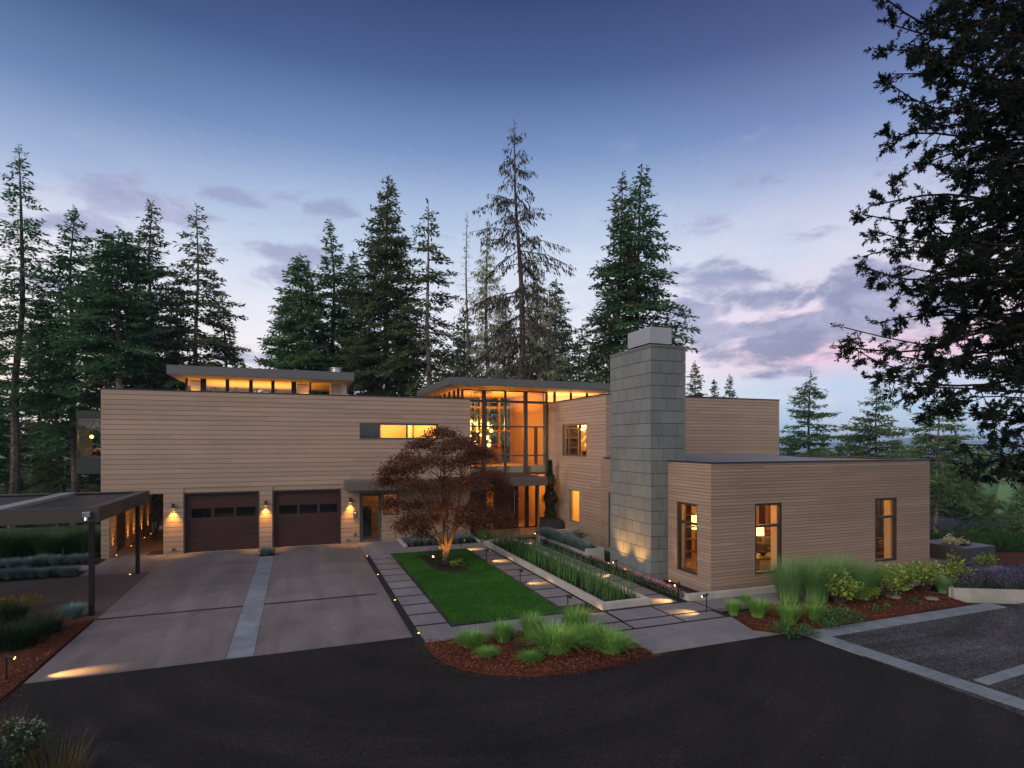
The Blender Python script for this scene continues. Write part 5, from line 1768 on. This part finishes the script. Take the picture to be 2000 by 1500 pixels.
# ---- horsetail reeds in the long trough
rg = np.random.default_rng(21)
mb = MB()
for k in range(900):
    x, y = 7.66 + 1.1 * rg.uniform(0, 1), rg.uniform(13.35, 23.1)
    if rg.uniform() < .35 * abs(sin(y * 1.9)):
        continue
    h = rg.uniform(.30, .68) * (1.1 - .015 * (y - 13)) + (.30 if rg.uniform() < .12 else 0)
    lx, ly = rg.normal(0, .05, 2)
    mb.tube([(x, y, .05), (x + lx * .4, y + ly * .4, .05 + h * .5), (x + lx, y + ly, .05 + h)], [.009, .0075, .004], 4, False)
o = mb.obj('horsetail_reeds', M_reed)
tag(o, 'thin upright green horsetail reeds crowding the long concrete trough', 'reeds', kind='stuff')
m = 5200
c = np.column_stack([rg.uniform(7.64, 8.78, m), rg.uniform(13.32, 23.18, m), np.full(m, .055)])
d = unit(rg.normal(0, 1, (m, 3)) * (.35, .35, 0) + (0, 0, 1)) * rg.uniform(.06, .20, (m, 1))
mb = MB(); mb.arr(*quads(c, d, unit(np.cross(d, rg.normal(0, 1, (m, 3)))) * .012))
tag(mb.obj('trough_undergrowth', M_grass_dk), 'short green growth between the reeds of the trough', 'ground cover', kind='stuff')

# ---- flower border along the low wall
rg = np.random.default_rng(22)
m = 9000
y = rg.uniform(13.2, 22.8, m)
x = 10.0 + .16 * np.sqrt(rg.uniform(0, 1, m)) * np.sign(rg.uniform(-1, 1, m))
z = .24 * np.sqrt(np.clip(1 - ((x - 9.99) / .2) ** 2, 0, 1)) * rg.uniform(.3, 1.05, m)
d = unit(rg.normal(0, 1, (m, 3)) + (0, 0, .8)) * rg.uniform(.03, .075, (m, 1))
mb = MB(); mb.arr(*quads(np.column_stack([x, y, z]), d, unit(np.cross(d, rg.normal(0, 1, (m, 3)))) * .022))
tag(mb.obj('border_foliage', M_shrub), 'dark green clipped border along the right walk below the chimney', 'ground cover', kind='stuff')
m = 5200
y = rg.uniform(13.2, 22.4, m); x = 10.08 + rg.normal(0, .055, m)
keep = rg.uniform(0, 1, m) < .55 + .45 * np.sin(y * 5 + np.sin(y * 2) * 2)
x, y = x[keep], y[keep]; m = len(x)
z = .20 + rg.uniform(-.04, .07, m)
d = unit(rg.normal(0, 1, (m, 3)) + (0, 0, .5)) * .03
mb = MB(); mb.arr(*quads(np.column_stack([x, y, z]), d, unit(np.cross(d, rg.normal(0, 1, (m, 3)))) * .028))
tag(mb.obj('border_blossom', M_pink), 'small pink flowers along the top of the border by the chimney', 'flowers', kind='stuff')

# ---- lavender
rg = np.random.default_rng(23)
def lavender_patch(nm, label, P, n, hh):
    m = len(P)
    mb = MB()
    k = 26
    c = np.repeat(P, k, 0)
    d = unit(rg.normal(0, .42, (m * k, 3)) + (0, 0, 1)) * rg.uniform(.5, 1, (m * k, 1)) * hh
    mb.arr(*quads(c, d, unit(np.cross(d, rg.normal(0, 1, (m * k, 3)))) * .016))
    tip = c + d
    keep = rg.uniform(0, 1, len(tip)) < .5
    a = mb.obj(nm + '_leaves', M_lavleaf)
    tag(a, label + ', grey green stems', 'lavender', kind='stuff')
    mb = MB()
    t = tip[keep]
    d2 = unit(d[keep] + rg.normal(0, .1, t.shape)) * .09
    mb.arr(*quads(t - d2 * .3, d2, unit(np.cross(d2, rg.normal(0, 1, t.shape))) * .020))
    b_ = mb.obj(nm + '_flowers', M_lav)
    tag(b_, label + ', purple spikes', 'lavender', kind='stuff')
P = []
for k in range(320):
    a, b = rg.uniform(.2, 5.4), rg.uniform(.15, 2.5)
    q = LAV_A + LAV_U * a + LAV_W * b
    P.append((q[0], q[1], .15))
lavender_patch('lavender', 'lavender in the raised concrete bed', np.array(P), 26, .42)
P = [(rg.uniform(22, 34), rg.uniform(18.5, 21), -.05) for k in range(140)]
lavender_patch('far_lavender', 'lavender sweep behind the square planter', np.array(P), 26, .5)
rg = np.random.default_rng(24)
mb = MB()
m = 16000
c = np.column_stack([rg.uniform(20.9, 34, m), rg.uniform(15.3, 18.4, m), np.full(m, -.03)])
c[:, 1] -= np.clip((c[:, 0] - 24.5) * .35, 0, 3)
d = unit(rg.normal(0, .5, (m, 3)) + (0, 0, 1)) * rg.uniform(.25, .6, (m, 1))
mb.arr(*quads(c, d, unit(np.cross(d, rg.normal(0, 1, (m, 3)))) * .03))
tag(mb.obj('meadow_grass', M_hedge), 'band of bright green grass beyond the east end of the wing', 'grass', kind='stuff')
# planting in the square planter
cx_, cy_ = (gx0 + gx1) / 2, 13.5 + (gx1 - gx0) / 2
for lab, dx_, dy_, mt, s, hh in (('cream flower head in the square planter, left one', -.38, -.1, M_cream, 1.0, .5), ('cream flower head in the square planter, right one', .30, -.1, M_cream, .8, .42),
                                 ('dark purple foliage between the cream flowers of the square planter', -.05, -.35, simple('purple_leaf', (.03, .012, .022), .7), .75, .3), ('thin grey green sprays at the right of the square planter', .55, .2, M_lavleaf, 1.1, .6)):
    shrub('pot' + lab[:6] + str(dx_), 1, lab, 'flowers' if mt is M_cream else 'plant', cx_ + dx_, cy_ + dy_, zt - .12, mat=mt, s=s, name='potted_flowers' if mt is M_cream else 'potted_plant', h=hh, r=.3, n_stem=12, n_leaf=380, leaf=.08)
# ================================================================== TREES
def conifer(seed, H, cb=.25, R=3.2, whorl=.55, per=5, droop=.18, rise=.35, dens=1.0, spray=.35, sw=.14, prof=.9, lean=(0, 0), dead=0.0, hang=0.0, gap=.12, trunk_r=None, tip=.25, lowdead=10):
    """local coordinates, base at the origin: tapered trunk with limbs, and a crown of needle sprays set along side twigs"""
    rg = np.random.default_rng(seed)
    wood = MB()
    C, Dv, W = [], [], []
    tr = trunk_r or H * .0125
    bend = rg.normal(0, .006 * H, (6, 2)); bend[0] = 0
    def axis(t):
        i = min(int(t * 5), 4); f_ = t * 5 - i
        b_ = bend[i] * (1 - f_) + bend[i + 1] * f_
        return np.array([lean[0] * t + b_[0], lean[1] * t + b_[1], H * t])
    wood.tube([axis(t) for t in np.linspace(0, 1, 13)], [tr * (1 - t) ** .85 + .012 for t in np.linspace(0, 1, 13)], 8)
    z = cb * H
    az = rg.uniform(0, 6.28)
    while z < H * .985:
        t = (z - cb * H) / (H * (1 - cb))
        for k in range(per if t < .85 else max(3, per - 1)):
            if rg.uniform() < gap:
                continue
            az += 2 * pi / per + rg.normal(0, .35)
            Lm = R * 1.62 * ((1 - t) ** prof * min(1, .55 + t * 2.2) + .03)
            L = max(tip, Lm * rg.uniform(.55, 1.12))
            zz = z + rg.uniform(-.5, .5) * whorl
            p0 = axis(min(zz / H, .995))
            up = (-.22 + rise * (t * 1.7)) + rg.normal(0, .08)
            dh = np.array([cos(az), sin(az), 0])
            sd = np.array([-sin(az), cos(az), 0])
            def pt(s):
                s = np.asarray(s)[..., None]
                return p0 + dh * (L * s) + np.array([0, 0, 1.0]) * (up * L * s - droop * L * s ** 2 + .10 * L * s ** 4)
            wood.tube(pt(np.array([0, .5, 1.0])), [max(.012, L * .012) * q for q in (1, .7, .25)], 3, False)
            isdead = rg.uniform() < dead
            if isdead:
                continue
            nt_ = max(5, int(L / .074 * dens))
            s = np.sort(rg.uniform(.12, 1.0, nt_))
            sg = np.where(np.arange(nt_) % 2, 1.0, -1.0)
            tl = np.clip((.20 + .40 * L * (1 - s) ** .8) * rg.uniform(.5, 1.2, nt_), .12, 1.1)
            tip_c = pt(s)
            td = unit(dh * rg.uniform(.5, .9, (nt_, 1)) + sd * sg[:, None] * rg.uniform(.5, 1.0, (nt_, 1)) + np.array([0, 0, -.18 - hang]) + rg.normal(0, .12, (nt_, 3)))
            ns = np.maximum(1, (tl / .17).astype(int))
            idx = np.repeat(np.arange(nt_), ns)
            q = np.concatenate([np.arange(n_) / n_ for n_ in ns])
            c = tip_c[idx] + td[idx] * (tl[idx] * q)[:, None] + rg.normal(0, .045, (len(idx), 3))
            d = unit(td[idx] + rg.normal(0, .33, (len(idx), 3)) + np.array([0, 0, -hang]) * rg.uniform(.3, 1.6, (len(idx), 1))) * (spray * rg.uniform(.7, 1.3, (len(idx), 1)))
            w_ = unit(np.cross(d, rg.normal(0, .55, (len(idx), 3)) + (0, 0, 1))) * (sw * rg.uniform(.6, 1.3, (len(idx), 1)))
            C.append(c); Dv.append(d); W.append(w_)
        z += whorl * rg.uniform(.7, 1.3) * (1 - .45 * t)
    # dead stubs low on the trunk
    for k in range(lowdead):
        tz = rg.uniform(.05, cb + .05)
        p0 = axis(tz); a = rg.uniform(0, 6.28); L = rg.uniform(.6, 2.2)
        dh = np.array([cos(a), sin(a), 0])
        wood.tube([p0, p0 + dh * L * .5 + (0, 0, .05), p0 + dh * L + (0, 0, -.35 * L * rg.uniform(0, 1))], [.03, .02, .008], 3, False)
    crown = MB()
    # leader
    n_ = 26
    t_ = rg.uniform(.93, 1.0, n_)
    c = np.array([axis(min(q, 1.0)) for q in t_])
    d = unit(rg.normal(0, 1, (n_, 3)) * (1, 1, .3) + (0, 0, .7)) * spray * .9
    C.append(c); Dv.append(d); W.append(unit(np.cross(d, rg.normal(0, 1, (n_, 3)))) * sw * .8)
    crown.arr(*quads(np.concatenate(C), np.concatenate(Dv), np.concatenate(W)))
    return wood, crown

def conifer_thing(label, px, py_top, dist, base_px=None, mat=None, bark=None, name='fir_tree', group='conifers behind the house', cat='conifer', basez=None, **kw):
    """a tree whose tip and foot stand where the photograph shows them, dist metres off along the view axis"""
    top = at_depth(px, py_top, dist)
    foot = at_depth(base_px if base_px is not None else px, HOR_Y, dist)
    zb = terrain_h(foot[0], foot[1]) - .2 if basez is None else basez
    H = top[2] - zb
    t = thing(name, label, cat, (foot[0], foot[1], zb), 0, group)
    wood, crown = conifer(H=H, lean=(top[0] - foot[0], top[1] - foot[1]), **kw)
    a = wood.obj('trunk', bark or M_bark, local=True); a.parent = t
    b_ = crown.obj('crown', mat or M_fir, local=True); b_.parent = t
    return t

CT = conifer_thing
# left group
CT('tallest fir at the left edge with a bare lower trunk and sparse ragged crown', 40, 280, 40, 22, M_fir, seed=101, cb=.38, R=2.6, per=5, dens=.85, gap=.22, droop=.30, whorl=.60, lowdead=24, trunk_r=.33)
CT('dark fir with a dense pointed crown right of the tallest left tree', 140, 405, 42, 146, M_fir, seed=102, cb=.30, R=3.2, per=6, dens=1.1, gap=.08, lowdead=24, trunk_r=.30)
CT('broad topped fir with a pale bare trunk rising behind the facade end', 240, 445, 40, 226, M_fir, M_bark_pale, seed=103, cb=.55, R=3.0, per=7, dens=1.2, whorl=.45, lowdead=16, prof=.6, trunk_r=.30)
CT('slim pointed fir above the left end of the lantern roof', 293, 393, 44, 287, M_fir2, seed=104, cb=.33, R=3.3, per=6, gap=.15, trunk_r=.26)
CT('open fir with stepped branches above the middle of the lantern roof', 380, 404, 43, 382, M_fir2, M_bark_pale, seed=105, cb=.40, R=3.4, per=5, gap=.22, droop=.28, whorl=.7, trunk_r=.27)
CT('low fir filling in below the open fir on its right', 440, 585, 46, 445, M_fir2, seed=106, cb=.2, R=2.6, per=6)
CT('small dark fir low at the left edge behind the tallest trunk', 78, 560, 50, 80, M_fir, seed=107, cb=.12, R=3.0, per=6, trunk_r=.24, lowdead=18)
CT('low fir between the two leftmost trunks', 110, 640, 47, 122, M_fir2, seed=108, cb=.22, R=2.6, per=5, gap=.2, lowdead=18)
CT('low fir behind the pale bare trunk', 198, 640, 48, 200, M_fir2, seed=109, cb=.18, R=2.8, per=6, gap=.15)
CT('fir between the pale trunk and the slim pointed fir, low crown', 268, 600, 50, 268, M_fir, seed=110, cb=.2, R=3.0, per=6)
CT('low dark fir right behind the lantern roof left half', 335, 560, 52, 335, M_fir, seed=111, cb=.2, R=3.4, per=6)
CT('dark fir cut by the left photo edge', -30, 520, 46, -40, M_fir, seed=112, cb=.15, R=3.2, per=6)
# middle group
CT('bushy bright green fir left of the flue', 590, 497, 46, 595, M_fir3, seed=120, cb=.15, R=3.4, per=8, dens=1.35, gap=.05, prof=.7, whorl=.5)
CT('pointed fir directly above the flue', 645, 428, 48, 645, M_fir, seed=121, cb=.25, R=3.1, per=6, dens=1.1)
CT('dark bushy fir between the flue and the great middle fir', 690, 490, 50, 688, M_fir, seed=122, cb=.30, R=2.6, per=7, dens=1.1)
CT('great broad pointed fir in the middle group', 757, 347, 45, 753, M_fir2, M_bark, seed=123, cb=.34, R=3.6, per=7, dens=1.15, gap=.08, trunk_r=.36, lowdead=20)
CT('irregular fir with a long bare trunk left of the hall roof', 841, 388, 43, 834, M_fir2, M_bark_pale, seed=124, cb=.36, R=3.3, per=5, gap=.25, droop=.35, whorl=.75, dead=.12, trunk_r=.28, lowdead=26)
CT('thin fir low behind the middle group, left of the great fir', 725, 560, 52, 728, M_fir2, seed=125, cb=.15, R=2.3, per=6, gap=.2, lowdead=18)
CT('thin fir low behind the great fir on its right', 790, 600, 50, 788, M_fir2, seed=126, cb=.12, R=2.2, per=5, gap=.3, lowdead=20)
CT('low fir at the left foot of the bushy bright fir', 545, 600, 50, 548, M_fir3, seed=127, cb=.12, R=3.0, per=7)
# lichen grey group behind the hall
CT('thin bare spire beside the lichen trees', 914, 418, 44, 912, M_lichen, M_bark_pale, seed=130, cb=.30, R=1.1, per=4, gap=.35, dens=.6, spray=.18, sw=.05, trunk_r=.17, name='dead_conifer')
CT('grey lichen hung conifer left of the giant bare spruce', 950, 428, 45, 952, M_lichen, M_bark_pale, seed=131, cb=.12, R=2.6, per=5, gap=.2, hang=.55, dens=1.2, spray=.34, sw=.085, dead=.08, name='dead_conifer')
CT('giant drooping half bare spruce, tallest tree of the scene', 1011, 238, 43, 1017, simple('dark_twigs', (.040, .033, .022), .9), M_bark, seed=132, cb=.38, R=4.0, per=5, whorl=1.2, gap=.14, droop=.52, rise=.55, hang=.80, dens=.62, spray=.36, sw=.095, prof=.80, trunk_r=.36, name='dead_conifer', lowdead=40)
CT('grey lichen conifer right of the giant spruce trunk', 1048, 495, 46, 1048, M_lichen, M_bark_pale, seed=133, cb=.10, R=3.4, per=6, gap=.15, hang=.6, dens=1.25, spray=.34, sw=.085, dead=.08, name='dead_conifer')
CT('pale lichen conifer low behind the hall roof', 985, 560, 47, 985, M_lichen, M_bark_pale, seed=134, cb=.08, R=3.0, per=6, hang=.6, dens=1.2, spray=.34, sw=.085, dead=.1, name='dead_conifer')
CT('green fir behind the lichen trees, left', 905, 600, 52, 905, M_fir3, seed=135, cb=.1, R=3.6, per=7)
CT('green fir behind the lichen trees, right of the spruce', 1085, 545, 52, 1086, M_fir3, seed=136, cb=.1, R=3.8, per=7, dens=1.1)
CT('low green fir at the right end of the lichen trees', 1135, 640, 50, 1134, M_fir3, seed=137, cb=.06, R=2.6, per=7, dens=1.1)
# pair left of the chimney
CT('left fir of the tall pair behind the chimney', 1213, 334, 41, 1201, M_fir2, M_bark, seed=140, cb=.38, prof=1.05, R=2.7, per=6, gap=.15, droop=.28, whorl=.62, trunk_r=.27, lowdead=18)
CT('right fir of the tall pair behind the chimney', 1251, 322, 40, 1238, M_fir, M_bark, seed=141, cb=.38, R=3.3, per=6, gap=.15, droop=.26, rise=.28, whorl=.62, trunk_r=.29, prof=.9)
# small tips over the upper right block, and the east trees
CT('small fir tip nearest the chimney over the upper block', 1358, 708, 78, None, M_fir2, seed=150, cb=.1, R=3.4, per=6, spray=.4, sw=.17)
CT('smallest fir tip in the middle over the upper block', 1395, 742, 80, None, M_fir2, seed=151, cb=.1, R=2.8, per=6, spray=.4, sw=.17)
CT('small pointed fir tip over the roof hatch', 1425, 732, 79, None, M_fir, seed=152, cb=.1, R=2.8, per=6, spray=.4, sw=.17)
CT('open fir standing right of the upper block', 1581, 728, 62, None, M_fir3, seed=153, cb=.25, R=5.0, per=6, gap=.12, whorl=.8, spray=.36, sw=.15, basez=-9)
CT('broad fir beside the hanging foreground branches', 1712, 748, 58, None, M_fir4, seed=154, cb=.22, R=5.0, per=6, whorl=.75, spray=.36, sw=.15, basez=-10)
CT('fir past the east end of the wing with twin pale trunks', 1832, 775, 46, 1828, M_fir4, M_bark_pale, seed=155, cb=.30, R=3.8, per=7, spray=.32, sw=.12, basez=-3.2, lowdead=60, trunk_r=.16)
# more trees on the slope, repeats of a few shapes
SL = {}
for k, (sd, H, R_, mt) in enumerate(((160, 13, 3.6, M_fir4), (161, 15, 3.4, M_fir3), (162, 11, 3.8, M_fir4), (163, 17, 3.6, M_fir3))):
    w_, c_ = conifer(sd, H, cb=.06, R=R_, per=7, dens=.9, spray=.42, sw=.18, whorl=.7)
    SL[k] = (w_.mesh('trunk', M_bark), c_.mesh('crown', mt), H)
slope = [(1545, 862, 66), (1610, 858, 72), (1650, 852, 64), (1680, 866, 70), (1760, 862, 66), (1790, 850, 74), (1870, 905, 56), (1905, 930, 52), (1940, 965, 48), (1985, 955, 52), (1920, 880, 74), (1965, 910, 66), (2010, 930, 60),
         (1880, 960, 46), (1990, 1000, 44), (1850, 900, 68), (2030, 980, 50), (-20, 720, 60), (455, 690, 64), (1160, 690, 62), (1940, 905, 90), (1890, 880, 95), (1985, 890, 100)]
where = ['on the slope right of the wing', 'low behind the middle of the house', 'at the left behind the carport']
for i, (px, py, dist) in enumerate(slope):
    tr_, cr_, H0 = SL[i % 4]
    top = at_depth(px, py, dist)
    zb = terrain_h(top[0], top[1]) - .5
    sc = max(.4, (top[2] - zb) / H0)
    lab = 'one of the dense young conifers crowding the slope beyond the east end' if px > 1500 else 'one of the young conifers showing low between the taller trunks behind the house'
    t = thing('young_conifer', lab, 'conifer', (top[0], top[1], zb), i * 1.3, 'young conifers on the east slope' if px > 1500 else 'young conifers behind the house')
    t.scale = (max(.75, sc * .9), max(.75, sc * .9), sc)
    for nm, me in (('trunk', tr_), ('crown', cr_)):
        o = bpy.data.objects.new(nm, me); COL.objects.link(o); o.parent = t

# ---- far wood on the ridges
rg = np.random.default_rng(200)
mb = MB()
def far_tree(x, y, z, h, r):
    vs, fs = [], []
    a0 = rg.uniform(0, 6.28)
    nb = 0
    for tier, (zb_, zt_, rr) in enumerate(((.08, .55, 1.0), (.35, .8, .72), (.6, 1.0, .42))):
        n = 6
        vs.append((x + rg.normal(0, .1), y, z + h * zt_))
        for j in range(n):
            a = a0 + tier + 2 * pi * j / n
            q = r * rr * rg.uniform(.65, 1.25)
            vs.append((x + q * cos(a), y + q * sin(a), z + h * zb_ + rg.uniform(-.06, .05) * h))
        fs += [(nb, nb + 1 + j, nb + 1 + (j + 1) % n) for j in range(n)]
        nb += n + 1
    mb.add(vs, fs)
cnt = 0
for lo, hi, r0, r1, n in ((-56, -33, 75, 900, 3600), (20, 56, 85, 950, 4600)):
    for k in range(n):
        a = RAD(rg.uniform(lo, hi) + 20.6)
        r = math.sqrt(rg.uniform(r0 ** 2, r1 ** 2)) if rg.uniform() < .6 else rg.uniform(r0, r1)
        x, y = r * sin(a), r * cos(a)
        h = rg.uniform(9, 19)
        far_tree(x, y, terrain_h(x, y) - .5, h, h * rg.uniform(.16, .26))
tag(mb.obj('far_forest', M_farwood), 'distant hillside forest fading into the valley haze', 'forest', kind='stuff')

# ---- red maple on the lawn
rg = np.random.default_rng(300)
MX, MY = 4.98, 20.0
mt = thing('maple_tree', 'dark red Japanese maple with several lit stems on the lawn', 'tree', (MX, MY, .03))
wood = MB()
LC, LD, LW = [], [], []
def pxm(px, py, off=0.0):
    """a point of the crown outline, off metres behind the trunk plane, in tree coordinates"""
    p = at_depth(px, py, (MX * _F[0] + MY * _F[1]) + off)
    return p - np.array([MX, MY, .03])
wood.tube([(0, 0, -.1), (.0, 0, .25), (.03, 0, .52)], [.15, .115, .11], 10)
stems = [((-.30, .1, 1.1), (-.62, .2, 1.9), (-.95, .1, 2.9)), ((-.10, -.2, 1.2), (-.25, -.5, 2.2), (-.35, -.7, 3.4)), ((.06, .2, 1.3), (.10, .5, 2.6), (.05, .5, 4.2)),
         ((.22, -.1, 1.15), (.40, -.3, 2.2), (.55, -.2, 3.7)), ((.34, .15, 1.05), (.75, .2, 1.9), (1.25, .1, 2.9)), ((.1, .3, 1.1), (.3, .9, 2.1), (.5, 1.1, 3.2)), ((-.25, -.25, .8), (-.7, -.5, 1.15), (-1.1, -.6, 1.7))]
segs = []
for st_ in stems:
    pts = [np.array((.03, 0, .42))] + [np.array(q) for q in st_]
    wood.tube(pts, [.075, .055, .04, .018], 7, False)
    segs += [(pts[i], pts[i + 1]) for i in range(1, 3)]
pads = [(860, 845, 46), (905, 858, 42), (820, 868, 44), (782, 892, 46), (765, 915, 36), (845, 893, 52), (900, 898, 50), (945, 888, 42), (955, 928, 46), (985, 955, 36), (920, 942, 50), (860, 940, 54), (800, 942, 50), (752, 938, 30),
        (762, 972, 40), (810, 985, 50), (870, 985, 50), (930, 985, 50), (975, 1000, 36), (1000, 1018, 24), (955, 1028, 36), (912, 1022, 40), (850, 1022, 36), (800, 1022, 40), (775, 1038, 26), (745, 925, 26), (935, 1042, 26), (815, 1048, 26), (880, 868, 40), (930, 872, 34), (795, 912, 36), (970, 935, 30)]
for px, py, rp in pads:
    for rep in range(2):
        off = rg.uniform(-1.5, 1.5) * (1 - .55 * abs(px - 868) / 140)
        p = pxm(868 + (px - 868) * .93 + rg.uniform(-8, 8), py + rg.uniform(-8, 8) - (14 if py > 1010 else 0), off)
        a_, b_ = segs[np.argmin([np.linalg.norm((a + b) / 2 - p) + (1.2 if (a + b)[2] / 2 > p[2] else 0) for a, b in segs])]
        s0_ = a_ + (b_ - a_) * rg.uniform(.2, 1)
        mid_ = (s0_ + p) / 2 + (0, 0, .12)
        wood.tube([s0_, mid_, p], [.022, .014, .005], 5, False)
        R_ = rp / 62.0
        for q in range(5):
            e = p + np.array([rg.normal(0, R_ * .5), rg.normal(0, R_ * .5), rg.normal(0, .07)])
            wood.tube([p, (p + e) / 2 + (0, 0, .04), e], [.007, .005, .002], 3, False)
        m = int(900 * R_ * rg.uniform(.7, 1.2))
        c = p + np.column_stack([rg.normal(0, R_ * .46, m), rg.normal(0, R_ * .46, m), rg.normal(0, .10, m)])
        c[:, 2] -= .28 * ((c[:, 0] - p[0]) ** 2 + (c[:, 1] - p[1]) ** 2) / max(R_, .3)
        d = unit(np.column_stack([rg.normal(0, 1, m), rg.normal(0, 1, m), rg.normal(-.45, .4, m)])) * rg.uniform(.06, .115, (m, 1))
        LC.append(c); LD.append(d); LW.append(unit(np.cross(d, rg.normal(0, .6, (m, 3)) + (0, 0, 1))) * rg.uniform(.035, .065, (m, 1)))
o = wood.obj('trunk', M_bark_maple, local=True); o.parent = mt
mb = MB(); mb.arr(*quads(np.concatenate(LC), np.concatenate(LD), np.concatenate(LW)))
o = mb.obj('crown', M_maple, local=True); o.parent = mt

# ---- big dark sequoia standing just outside the right edge, its limbs reaching into the view
rg = np.random.default_rng(400)
DS = 11.5
tp = at_depth(2330, HOR_Y, DS)
sq = thing('giant_sequoia', 'big dark evergreen whose drooping branches fill the right edge of the view', 'tree', (tp[0], tp[1], -.1))
T0 = np.array([tp[0], tp[1], -.1])
wood = MB()
wood.tube([(0, 0, 0), (0, 0, 4), (.05, 0, 9), (0, .1, 17)], [.75, .55, .42, .15], 12)
LC, LD, LW = [], [], []
def brush(b0, e, m):
    """a rope of short scale leaves along a twig"""
    ax = unit(e - b0)
    L = np.linalg.norm(e - b0)
    n_ = max(8, int(m * L / .25))
    t = rg.uniform(.05, 1.0, n_)
    c = b0 + (e - b0) * t[:, None] + rg.normal(0, .010, (n_, 3))
    d = unit(ax * rg.uniform(.5, 1.3, (n_, 1)) + unit(rg.normal(0, 1, (n_, 3))) * .85) * (.085 * rg.uniform(.6, 1.25, (n_, 1)) * (1.15 - .45 * t[:, None]))
    LC.append(c); LD.append(d)
    LW.append(unit(np.cross(d, rg.normal(0, 1, (n_, 3)))) * (.026 * rg.uniform(.6, 1.3, (n_, 1))))
def limb(px, py, off, sag=.5, r0=.06, sub=9, fill=1.0, start=.30):
    tipp = at_depth(px, py, DS + off) - T0
    hz = tipp[2] + rg.uniform(.6, 1.6)
    p0 = np.array([0, 0, hz])
    wv1, wv2 = rg.normal(0, .16, 3), rg.normal(0, .10, 3)
    def pt(s):
        return p0 + (tipp - p0) * s + np.array([0, 0, -sag * 4 * s * (1 - s) * .6 + .10 * s ** 3]) + wv1 * sin(pi * s * 2) + wv2 * sin(pi * s * 4.2)
    ss = np.linspace(0, 1, 15)
    wood.tube([pt(s) for s in ss], [r0 * (1 - .85 * s) + .006 for s in ss], 5, False)
    ax = unit(tipp - p0)
    for k in range(sub):
        s = start + (1 - start) * (k + rg.uniform(0, 1)) / sub
        b0 = pt(s)
        bl_ = (.26 + .62 * (1 - s)) * rg.uniform(.5, 1.15)
        dd = unit(ax * rg.uniform(.3, 1) + rg.normal(0, .62, 3) + (0, 0, -.20))
        e = b0 + dd * bl_ + (0, 0, -.08 * bl_)
        m_ = (b0 + e) / 2 + (0, 0, -.04)
        wood.tube([b0, m_, e], [.013, .009, .004], 4, False)
        for q in np.linspace(.35, 1.0, 4 + int(bl_ * 3)):
            if rg.uniform() > fill:
                continue
            c = b0 + (e - b0) * q + (0, 0, -.04 * 4 * q * (1 - q))
            for r_ in range(1 if q < .6 else (2 if q < .9 else 5)):
                d2 = unit(dd * rg.uniform(.4, 1) + rg.normal(0, .55, 3) + (0, 0, .05))
                brush(c, c + d2 * rg.uniform(.12, .24), 50)
    for r_ in range(6):
        d2 = unit(ax + rg.normal(0, .5, 3))
        brush(pt(1 - .03 * r_), pt(1 - .03 * r_) + d2 * rg.uniform(.15, .28), 40)
tips = [(1718, 12), (1738, 60), (1722, 92), (1765, 100), (1748, 150), (1735, 190), (1772, 215), (1732, 282), (1800, 250), (1838, 300), (1862, 340), (1700, 408), (1684, 440), (1706, 470), (1682, 505), (1690, 535), (1733, 565), (1760, 530),
        (1790, 400), (1770, 345), (1800, 470), (1830, 560), (1795, 610), (1850, 620), (1660, 655), (1641, 690), (1668, 705), (1700, 640), (1688, 742), (1720, 700), (1752, 735), (1775, 765), (1800, 690), (1830, 720), (1790, 815), (1812, 790),
        (1868, 880), (1890, 925), (1905, 900), (1960, 905), (1990, 880), (1920, 810), (1965, 820), (1900, 740), (1950, 700), (1990, 760), (1880, 660)]
for px, py in tips:
    limb(px, py, rg.uniform(-1.6, 1.6), rg.uniform(.2, .8), rg.uniform(.025, .05), 9 if px < 1800 else 10, .92, .35)
for py in np.linspace(-60, 600, 40):
    limb(rg.uniform(1790, 1960) + (60 if 300 < py < 380 else 0), py + rg.uniform(-20, 20), rg.uniform(-2, 2), rg.uniform(.2, .8), .05, 11, .95, .25)
for py in np.linspace(-40, 560, 22):
    limb(rg.uniform(1930, 2040), py, rg.uniform(-2, 2), .5, .05, 11, .95, .2)
for k in range(4):
    limb(rg.uniform(1900, 2020), rg.uniform(600, 800), rg.uniform(-2, 2), .5, .045, 9, .85, .3)
o = wood.obj('trunk', M_seqbark, local=True); o.parent = sq
mb = MB(); mb.arr(*quads(np.concatenate(LC), np.concatenate(LD), np.concatenate(LW)))
o = mb.obj('crown', M_seq, local=True); o.parent = sq
# ================================================================== valley haze
hb = MB().box(-7200, 7200, -7200, 7200, -260, 45).obj('haze')
hb['kind'] = 'stuff'
hm = bpy.data.materials.new('valley_haze')
hm.use_nodes = True
ht = hm.node_tree
ht.nodes.clear()
pv = ht.nodes.new('ShaderNodeVolumePrincipled')
pv.inputs['Color'].default_value = (.55, .74, 1.0, 1)
pv.inputs['Density'].default_value = .0003
pv.inputs['Anisotropy'].default_value = 0
ho = ht.nodes.new('ShaderNodeOutputMaterial')
ht.links.new(pv.outputs[0], ho.inputs['Volume'])
hb.data.materials.append(hm)
